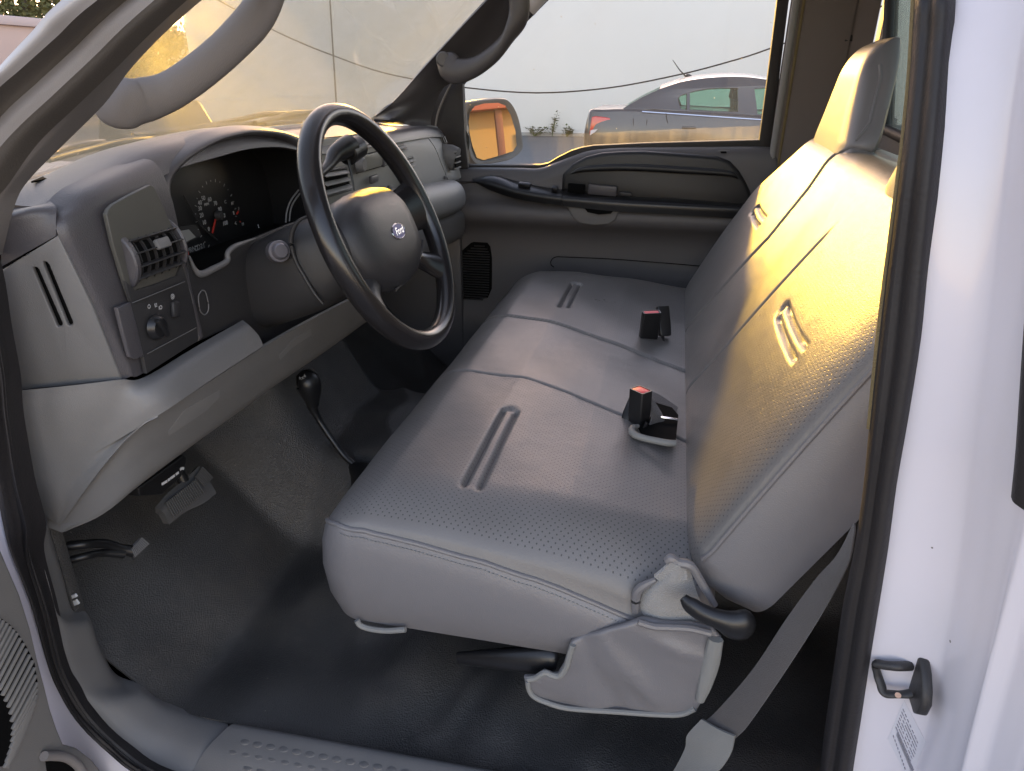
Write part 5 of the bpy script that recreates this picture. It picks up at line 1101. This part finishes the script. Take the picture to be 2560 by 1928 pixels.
# driver's door, swung open
dq = lambda x, y, off=0: VP('g', x, y, (-.725+off, -.06, 1.0), (1, .15, 0))
doo = [(0, 340), (60, 480), (112, 600), (175, 800), (222, 1000), (262, 1150), (300, 1300), (340, 1420), (385, 1530), (470, 1552), (560, 1620), (640, 1720), (700, 1900)]
dw = lambda y, z: Vector((-.725-.15*(y+.06), y, z))
dpts = [dw(-1.02, .62), dw(-1.05, 1.22), dw(-.5, 1.24), dw(-.10, 1.215)]+[dq(*p) for p in doo]
dd = outline_plate('driver_door', dpts, M('door_trim_grey', (.20, .19, .178), .55, bump=.3, bscale=900, var=.05), truck, thick=.07, bev=.006)
dsk = [p+Vector((-.085, -.013, 0)) for p in (dw(-1.06, .56), dw(-1.09, 1.25), dw(-.06, 1.25), dw(-.04, .56))]
outline_plate('door_skin', dsk, m_paint, dd, thick=.06, bev=.02)
gb = [(-300, 560), (0, 722), (60, 765), (112, 820), (165, 905), (212, 1000), (232, 1120), (225, 1220), (190, 1330), (130, 1480), (60, 1622), (0, 1640), (-300, 1640)]
sgd = outline_plate('speaker_grille', [dq(x, y, .001) for x, y in gb], m_hole, dd, thick=.004)
bm = bmesh.new()
bx, by = [p[0] for p in gb[1:-1]], [p[1] for p in gb[1:-1]]
for k in range(27):
    t = k/26; i = t*(len(bx)-1); x = float(np.interp(i, range(len(bx)), bx)); y = float(np.interp(i, range(len(by)), by))
    a_ = dq(x-3, y+2, .003); ln = min(330, (1640-y)/.88+8); b_ = dq(x-ln*.47, y+ln*.88, .003)
    if (b_-a_).length > .004: box(bm, frame((a_+b_)/2, b_-a_, (1, .15, 0)), (b_-a_).length, .004, .0042, .001)
newmesh('grille_rib', bm, M('grille_grey', (.22, .21, .195), .5), sgd)
outline_plate('door_pocket', [dq(*p, .002) for p in ((285, 1592), (340, 1586), (400, 1595), (445, 1625), (480, 1668), (520, 1760), (270, 1760), (295, 1668))], m_hole, dd, thick=.004)
tubeobj('pocket_lip', [dq(*p, .006) for p in ((270, 1575), (330, 1572), (400, 1580), (455, 1610), (500, 1660), (560, 1780))], .006, m_trim, dd, n=10)

# ------------------------------------------------------------------ outside
GZ = .2
m_asph = M('asphalt', (.115, .113, .115), .9, bump=.6, bscale=60, var=.25, vscale=.8)
bm = bmesh.new(); g = 600
vs = [bm.verts.new((x, y, GZ)) for x, y in ((-g, -g), (g, -g), (g, g), (-g, g))]; bm.faces.new(vs)
tag(newmesh('ground', bm, m_asph), 'grey asphalt yard around the truck and the parked sedan', 'ground', kind='structure')
m_wall = M('white_wall', (.68, .675, .66), .85, bump=.15, bscale=30, var=.07, vscale=.35)
m_wallp = M('vent_reflection', (.60, .61, .61), .7, var=.03, vscale=1)
wallb = thing('white_building', 'long plain white building wall across the yard behind the sedan', 'building', (0, 20, GZ))
WY = 20.0
boxobj('wall', Vector((-.1, 26, 2.1)), 28.2, 12, 3.8, m_wall, wallb, bev=.02)
for q in (((405, 745), (735, 740), (735, 822), (400, 830)), ((905, 722), (1165, 716), (1165, 806), (905, 812)), ((1185, 716), (1440, 712), (1440, 800), (1185, 804)), ((260, 745), (380, 742), (380, 825), (260, 835))):
    pts_ = [V('s', x, y, 'y', WY) for x, y in q]; x0 = min(p.x for p in pts_); x1 = max(p.x for p in pts_); z0 = min(p.z for p in pts_)+.12; z1 = max(p.z for p in pts_)-.12
    if x1-x0 > .25: plate('vent_reflection_panel', [(x+(x0+x1)/2, y+(z0+z1)/2) for x, y in rr_out(x1-x0, z1-z0, .10)], [], m_wallp, wallb, Matrix(((1, 0, 0, 0), (0, 0, 1, WY-.004), (0, 1, 0, 0), (0, 0, 0, 1))), .006)  # dash vent reflections in the windshield, laid on the wall as darker panels
boxobj('wall_base', Vector((-.1, 19.99, .24)), 28.2, .02, .10, M('stained_base', (.30, .30, .29), .9, var=.3, vscale=3), wallb, bev=.002)
# sagging cable in front of the wall
cb = [Vector((-15.6, 18.2, 5.4)), V('s', 520, 0, 'y', 18), V('s', 720, 105, 'y', 18), V('s', 940, 230, 'y', 18), V('s', 1190, 345, 'y', 18), V('s', 1430, 440, 'y', 18), V('s', 1740, 550, 'y', 18), V('s', 2030, 620, 'y', 18), V('c', 270, 511, 'y', 18), V('c', 680, 541, 'y', 18), V('c', 1100, 512, 'y', 18), V('c', 1500, 437, 'y', 18), V('c', 1780, 365, 'y', 18), V('c', 2040, 282, 'y', 18), Vector((4.2, 18, 3.15)), Vector((7.5, 18.6, 4.6))]
tag(tubeobj('overhead_cable', cb, .017, m_black, None, n=8), 'thin black cable sagging across the white wall', 'cable')
# weeds at the foot of the wall
m_leaf = M('weed_leaf', (.045, .085, .022), .6, var=.4, vscale=6)
def weed(c, h, n, sp, label, rseed):
    r_ = random.Random(rseed); o = thing('weed', label, 'weed', c, 'weeds at the foot of the wall')
    bs = bmesh.new(); bl = bmesh.new()
    for k in range(n):
        a = r_.uniform(0, 6.28); hh = h*r_.uniform(.4, 1) if k else h; tip = Vector(c)+Vector((math.cos(a)*sp*r_.uniform(.2, 1), -abs(math.sin(a))*sp*.3-.05, hh))
        mid = Vector(c).lerp(tip, .5)+Vector((0, 0, hh*.12)); tube(bs, [Vector(c)+Vector((0, -.05, 0)), mid, tip], [.010, .007, .004], n=5, sub=3)
        for j in range(18):
            p = Vector(c).lerp(tip, .25+.75*j/17)+Vector((r_.uniform(-.05, .05), r_.uniform(-.05, 0), r_.uniform(-.02, .04))); b = r_.uniform(0, 6.28); L_ = r_.uniform(.06, .12)
            d = Vector((math.cos(b), math.sin(b)*.6, r_.uniform(-.2, .5))).normalized(); s_ = d.cross(Vector((r_.uniform(-.5, .5), .3, 1))).normalized()*L_*.28
            q = [bl.verts.new(v) for v in (p, p+d*L_*.5+s_, p+d*L_, p+d*L_*.5-s_)]; bl.faces.new(q)
    newmesh('stem', bs, m_leaf, o); newmesh('foliage', bl, m_leaf, o)
weed((-3.35, 19.9, GZ), .62, 4, .25, 'tall leafy weed growing against the foot of the white wall', 1)
weed((-3.85, 19.9, GZ), .25, 7, .45, 'low spreading weed left of the tall weed at the wall', 2)
weed((-2.95, 19.9, GZ), .28, 6, .25, 'low tuft of weed right of the tall weed at the wall', 4)

# trees beyond the end of the wall
def tree(c, h, rad, zb, n, label, rseed, col, leaf=.16, grp='trees beyond the end of the wall'):
    r_ = random.Random(rseed); o = thing('tree', label, 'tree', c, grp); c = Vector(c)
    bm = bmesh.new(); tube(bm, [c, c+Vector((.1, 0, h*.35)), c+Vector((-.1, .1, h*.7)), c+Vector((0, 0, h*.92))], [.16*h/6, .13*h/6, .07*h/6, .02], n=8)
    for k in range(9):
        a = r_.uniform(0, 6.28); z0 = r_.uniform(.3, .75)*h; tube(bm, [c+Vector((0, 0, z0)), c+Vector((math.cos(a)*rad*.5, math.sin(a)*rad*.5, z0+.12*h)), c+Vector((math.cos(a)*rad*.85, math.sin(a)*rad*.85, z0+.16*h))], [.05, .03, .012], n=5, sub=3)
    newmesh('trunk', bm, M('bark', (.09, .07, .05), .9, bump=.6, bscale=20), o)
    bm = bmesh.new(); cl = []
    for k in range(60):
        t = r_.random(); z = zb+(h-zb)*t; rr_ = rad*(math.sin(math.pi*min(1, .12+.88*t))**.6)*math.sqrt(r_.random()); a = r_.uniform(0, 6.28); cl.append((Vector((math.cos(a)*rr_, math.sin(a)*rr_, z)), r_.uniform(.25, .5)*rad))
    for k in range(n):
        q, s = r_.choice(cl); p = c+q+Vector((r_.gauss(0, 1), r_.gauss(0, 1), r_.gauss(0, .8)))*s*.45
        d = Vector((r_.gauss(0, 1), r_.gauss(0, 1), r_.gauss(0, 1))).normalized(); s_ = d.orthogonal().normalized()*leaf*.35; L_ = leaf*r_.uniform(.7, 1.4)
        vs = [bm.verts.new(v) for v in (p, p+d*L_*.5+s_, p+d*L_, p+d*L_*.5-s_)]; bm.faces.new(vs)
    me = newmesh('crown', bm, M('foliage', col, .6, var=.45, vscale=1.5), o)
    return o
tree((-18.6, 23.5, GZ), 7.5, 1.5, .3, 9000, 'tall dark green tree just past the end of the white wall', 11, (.05, .075, .02))
tree((-29.5, 30.5, GZ), 9.0, 3.2, 2.0, 9000, 'broad olive green tree rising behind the low pink building', 12, (.085, .085, .02), .22)
# low pink building at the far left
m_pink = M('pink_render', (.52, .40, .36), .85, var=.06, vscale=.6)
pk = thing('pink_building', 'low pink rendered building with a flat roof at the far left', 'building', (-29, 29, GZ))
boxobj('wall', Vector((-29, 29, 1.85)), 8, 14, 3.3, m_pink, pk, bev=.03)
boxobj('roof_fascia', Vector((-29, 29, 3.65)), 8.3, 14.3, .32, M('pale_fascia', (.5, .42, .42), .7), pk, bev=.03)
# orange building behind the truck, seen in the passenger mirror
ob_ = thing('orange_building', 'orange building with a red eave and brown post, seen in the mirror', 'building', (33, 9, GZ))
boxobj('wall', Vector((33, 9, 1.85)), 6, 14, 3.3, M('orange_render', (.50, .33, .13), .85, var=.06, vscale=.7), ob_, bev=.02)
boxobj('eave', Vector((32.6, 9, 3.75)), 7.6, 14.8, .55, M('red_eave', (.36, .10, .06), .7), ob_, bev=.03)
boxobj('post', Vector((29.3, 8.75, 1.85)), .30, .30, 3.3, M('brown_post', (.20, .085, .05), .7, var=.2), ob_, bev=.01)
boxobj('door', Vector((29.97, 9.9, 1.3)), .08, .55, 2.2, M('pale_door', (.5, .48, .45), .6), ob_, bev=.01)

# ------------------------------------------------------------------ parked sedan
m_car = M('sedan_paint', (.042, .042, .050), .28, metal=.35, coat=.6, var=.03)
m_carglass = glass('sedan_glass', (.72, .86, .80), .05, (.5, .6, .55), .04)
m_tyre = M('tyre_rubber', (.015, .015, .016), .8); m_rim = M('alloy', (.45, .45, .47), .35, metal=.9)
Y0, CW = 8.9, 1.76; YC = Y0+CW/2
car = thing('parked_sedan', 'dark grey sedan with a roof antenna parked in front of the white wall', 'car', (1.2, YC, GZ))
cq = lambda x, y: V('q', x, y, 'y', Y0)
topl = [cq(*p) for p in ((133, 548), (300, 540), (480, 528), (560, 480), (700, 402), (880, 318), (1100, 245), (1300, 208), (1500, 188), (1700, 181), (1900, 188), (2095, 215))]
xt = [p.x for p in topl]+[1.35, 1.75, 2.15, 2.45]; zt = [p.z for p in topl]+[1.625, 1.55, 1.40, 1.25]
tailx = topl[0].x; deckx = topl[2].x
def belt(x): return interp(x, [tailx, deckx, -.3, 1.0, 2.4, 3.0, 3.3], [topl[0].z, topl[2].z-.02, 1.345, 1.265, 1.20, 1.10, .95])
stn = [(-.10, .62, .95, .10), (-.05, .50, 1.10, .05), (.0, .45, 1.22, .015), (.012, .42, 1.325, .0)]
rows = []
for dx, zb, zm, ins in ((-.09, .62, .95, .22), (-.10, .52, 1.0, .12), (-.055, .46, 1.12, .06), (-.01, .42, 1.0, .025), (.12, .40, .95, .0), (.5, .38, .95, -.01), (1.5, .38, .92, -.02), (2.6, .38, .90, -.02), (3.4, .38, .88, -.01), (4.0, .40, .85, .04), (4.25, .46, .80, .14), (4.36, .52, .74, .34)):
    x = tailx+dx; bz2 = belt(x) if dx > -.02 else interp(dx, [-.10, -.02], [zm+.10, topl[0].z]); ring = []
    for y, z in ((.10, zb), (.0, zb+.08), (-.0, zm-.12), (-.02, zm), (.0, zm+(bz2-zm)*.5), (.03, bz2-.03), (.06, bz2-.005), (.12, bz2)): ring.append(Vector((x, Y0+ins+y, z)))
    ring += [Vector((p.x, 2*YC-p.y, p.z)) for p in ring[::-1]]; rows.append(ring)
P = crom(arr(rows), 4); bm = bmesh.new(); vs = add_grid(bm, P, closed_v=True); bm.faces.new(vs[0]); bm.faces.new(vs[-1])
newmesh('body', bm, m_car, car, 30)
lean = .25
def side_m(s):   # plane of one greenhouse side; local x = world x, local y up the leaning side
    y = Y0+.09 if s < 0 else Y0+CW-.09; u = Vector((0, -s*lean, 1)).normalized()
    return Matrix(((1, 0, 0, 0), (0, u.y, -s*1.0*u.z, y), (0, u.z, s*0+u.y*0-(-1)*0, 0), (0, 0, 0, 1)))
def g2(p): return (p[0], (p[1]-1.30)/math.cos(math.atan(lean)))
gout = [(x, z-.012) for x, z in zip(xt[2:], zt[2:])]+[(2.45, 1.20), (1.0, 1.245), (-.3, 1.325), (deckx, topl[2].z-.03)]
def qz(pl): return [(cq(*p).x, cq(*p).z) for p in pl]
win1 = qz(((1078, 432), (1110, 400), (1185, 372), (1185, 560), (1118, 552), (1095, 500)))
win2 = qz(((1212, 366), (1270, 350), (1400, 325), (1560, 314), (1755, 316), (1755, 582), (1500, 575), (1265, 560), (1212, 556)))
win3 = [(cq(1935, 322).x, cq(1935, 322).z), (1.25, 1.60), (1.65, 1.52), (2.05, 1.36), (2.2, 1.28), (cq(1965, 610).x, cq(1965, 610).z)]
for s in (-1, 1):
    u = Vector((0, -s*lean, 1)).normalized(); nrm = Vector((1, 0, 0)).cross(u); y = Y0+.07 if s < 0 else Y0+CW-.07
    m4 = Matrix.Identity(4)
    for i in range(3): m4[i][0] = (1, 0, 0)[i]; m4[i][1] = u[i]; m4[i][2] = nrm[i]; m4[i][3] = (0, y, 1.30)[i]
    plate('side_frame', [g2(p) for p in gout], [[g2(p) for p in w_] for w_ in (win1, win2, win3)], m_car, car, m4, .012, .004)
    for w_ in (win1, win2, win3): plate('side_glass', [g2(p) for p in w_], [], m_carglass, car, m4, .003)
    st_ = [cq(685, 575), cq(1200, 610), cq(1700, 645), cq(2040, 667)]; st_.append(st_[-1]+(st_[-1]-st_[-2])*2.5)
    tubeobj('belt_trim', [Vector((p.x, (Y0+.012) if s < 0 else Y0+CW-.012, p.z)) for p in st_], .014, m_chrome, car, n=8)
def inset(z): return .07+lean*(z-1.30)
rows = []
for x, z in zip(xt[5:13], zt[5:13]):
    a = Y0+inset(z)-.01; rows.append([Vector((x, a+(2*(YC-a))*t, z-.004+.045*(1-(2*t-1)**2))) for t in (0, .03, .1, .3, .5, .7, .9, .97, 1)])
surf('roof', rows, m_car, car, 3, 3, .02, away=(0, YC, 9))
rows = []
for x, z in zip(xt[2:6], zt[2:6]):
    a = Y0+inset(z)+.03; rows.append([Vector((x+.0, a+(2*(YC-a))*t, z-.03+.05*(1-(2*t-1)**2))) for t in (0, .25, .5, .75, 1)])
surf('rear_glass', rows, m_carglass, car, 3, 3, .006, away=(-3, YC, 5))
rows = []
for x, z in zip(xt[12:], zt[12:]):
    a = Y0+inset(z)+.03; rows.append([Vector((x, a+(2*(YC-a))*t, z-.01+.05*(1-(2*t-1)**2))) for t in (0, .25, .5, .75, 1)])
surf('front_glass', rows, m_carglass, car, 3, 3, .006, away=(5, YC, 5))
tl3 = [(138, 640), (170, 632), (250, 640), (320, 650), (346, 665), (335, 700), (280, 740), (220, 780), (165, 812), (110, 838), (118, 760)]
for s in (0, 1):
    o = outline_plate('tail_light', [Vector((p.x, Y0+.008 if s == 0 else Y0+CW-.008, p.z)) for p in [cq(*q) for q in tl3]], M('red_lens', (.50, .012, .015), .15, coat=.6), car, thick=.05, bev=.01, side=(0, 0, 1.2) if s == 0 else (0, 40, 1.2))
    if s == 0: outline_plate('clear_lens', [Vector((p.x, Y0-.022, p.z)) for p in [cq(*q) for q in ((120, 775), (200, 765), (165, 800), (112, 832))]], M('clear_lens', (.6, .55, .56), .2), o, thick=.006)
tubeobj('fuel_flap', [Vector((p.x, Y0-.008, p.z)) for p in [cq(*q) for q in ((590, 650), (592, 730), (625, 765), (690, 770), (730, 745), (742, 660))]], .003, m_hole, car, n=6)
tubeobj('door_gap', [Vector((p.x, Y0-.004, p.z)) for p in [cq(*q) for q in ((950, 590), (965, 680), (1000, 790), (1030, 870), (1040, 1000))]], .004, m_hole, car, n=6)
boxobj('door_handle', cq(1205, 748)+Vector((0, -.02, 0)), .17, .03, .03, m_car, car, bev=.008)
bm = bmesh.new(); p = cq(1195, 215)+Vector((0, CW/2, .01)); tube(bm, [p+Vector((.09, 0, .0)), p+Vector((.0, 0, .03)), p+Vector((-.03, 0, .02))], [.012, .025, .012], n=8)
tube(bm, [p, V('q', 1100, 110, 'y', YC), V('q', 1025, 0, 'y', YC)], [.012, .007, .004], n=6, smooth=False); newmesh('roof_antenna', bm, m_black, car)
for dx in (.78, 3.48):
    for s in (-1, 1):
        yy = Y0+.02 if s < 0 else Y0+CW-.02; bm = bmesh.new(); cyl(bm, Vector((tailx+dx, yy+(.22 if s < 0 else 0), GZ+.33)), (0, -1, 0), .33, .22, n=32, bev=.03)
        whl = newmesh('wheel', bm, m_tyre, car); bm = bmesh.new(); cyl(bm, Vector((tailx+dx, yy+s*.002, GZ+.33)), (0, s, 0), .22, .01, .20, n=24, bev=.004); newmesh('rim', bm, m_rim, whl)
for k, (x, yy) in enumerate(((.42, .5), (.42, 1.25))):
    bm = bmesh.new(); box(bm, frame(Vector((cq(1750, 450).x+.10, Y0+yy, 1.28)), (1, 0, -.2), (0, 1, 0)), .12, .46, .45, .05, 3); box(bm, frame(Vector((cq(1750, 450).x+.02, Y0+yy, 1.50)), (1, 0, -.2), (0, 1, 0)), .10, .26, .17, .04, 3); newmesh('car_seat', bm, m_hole, car)
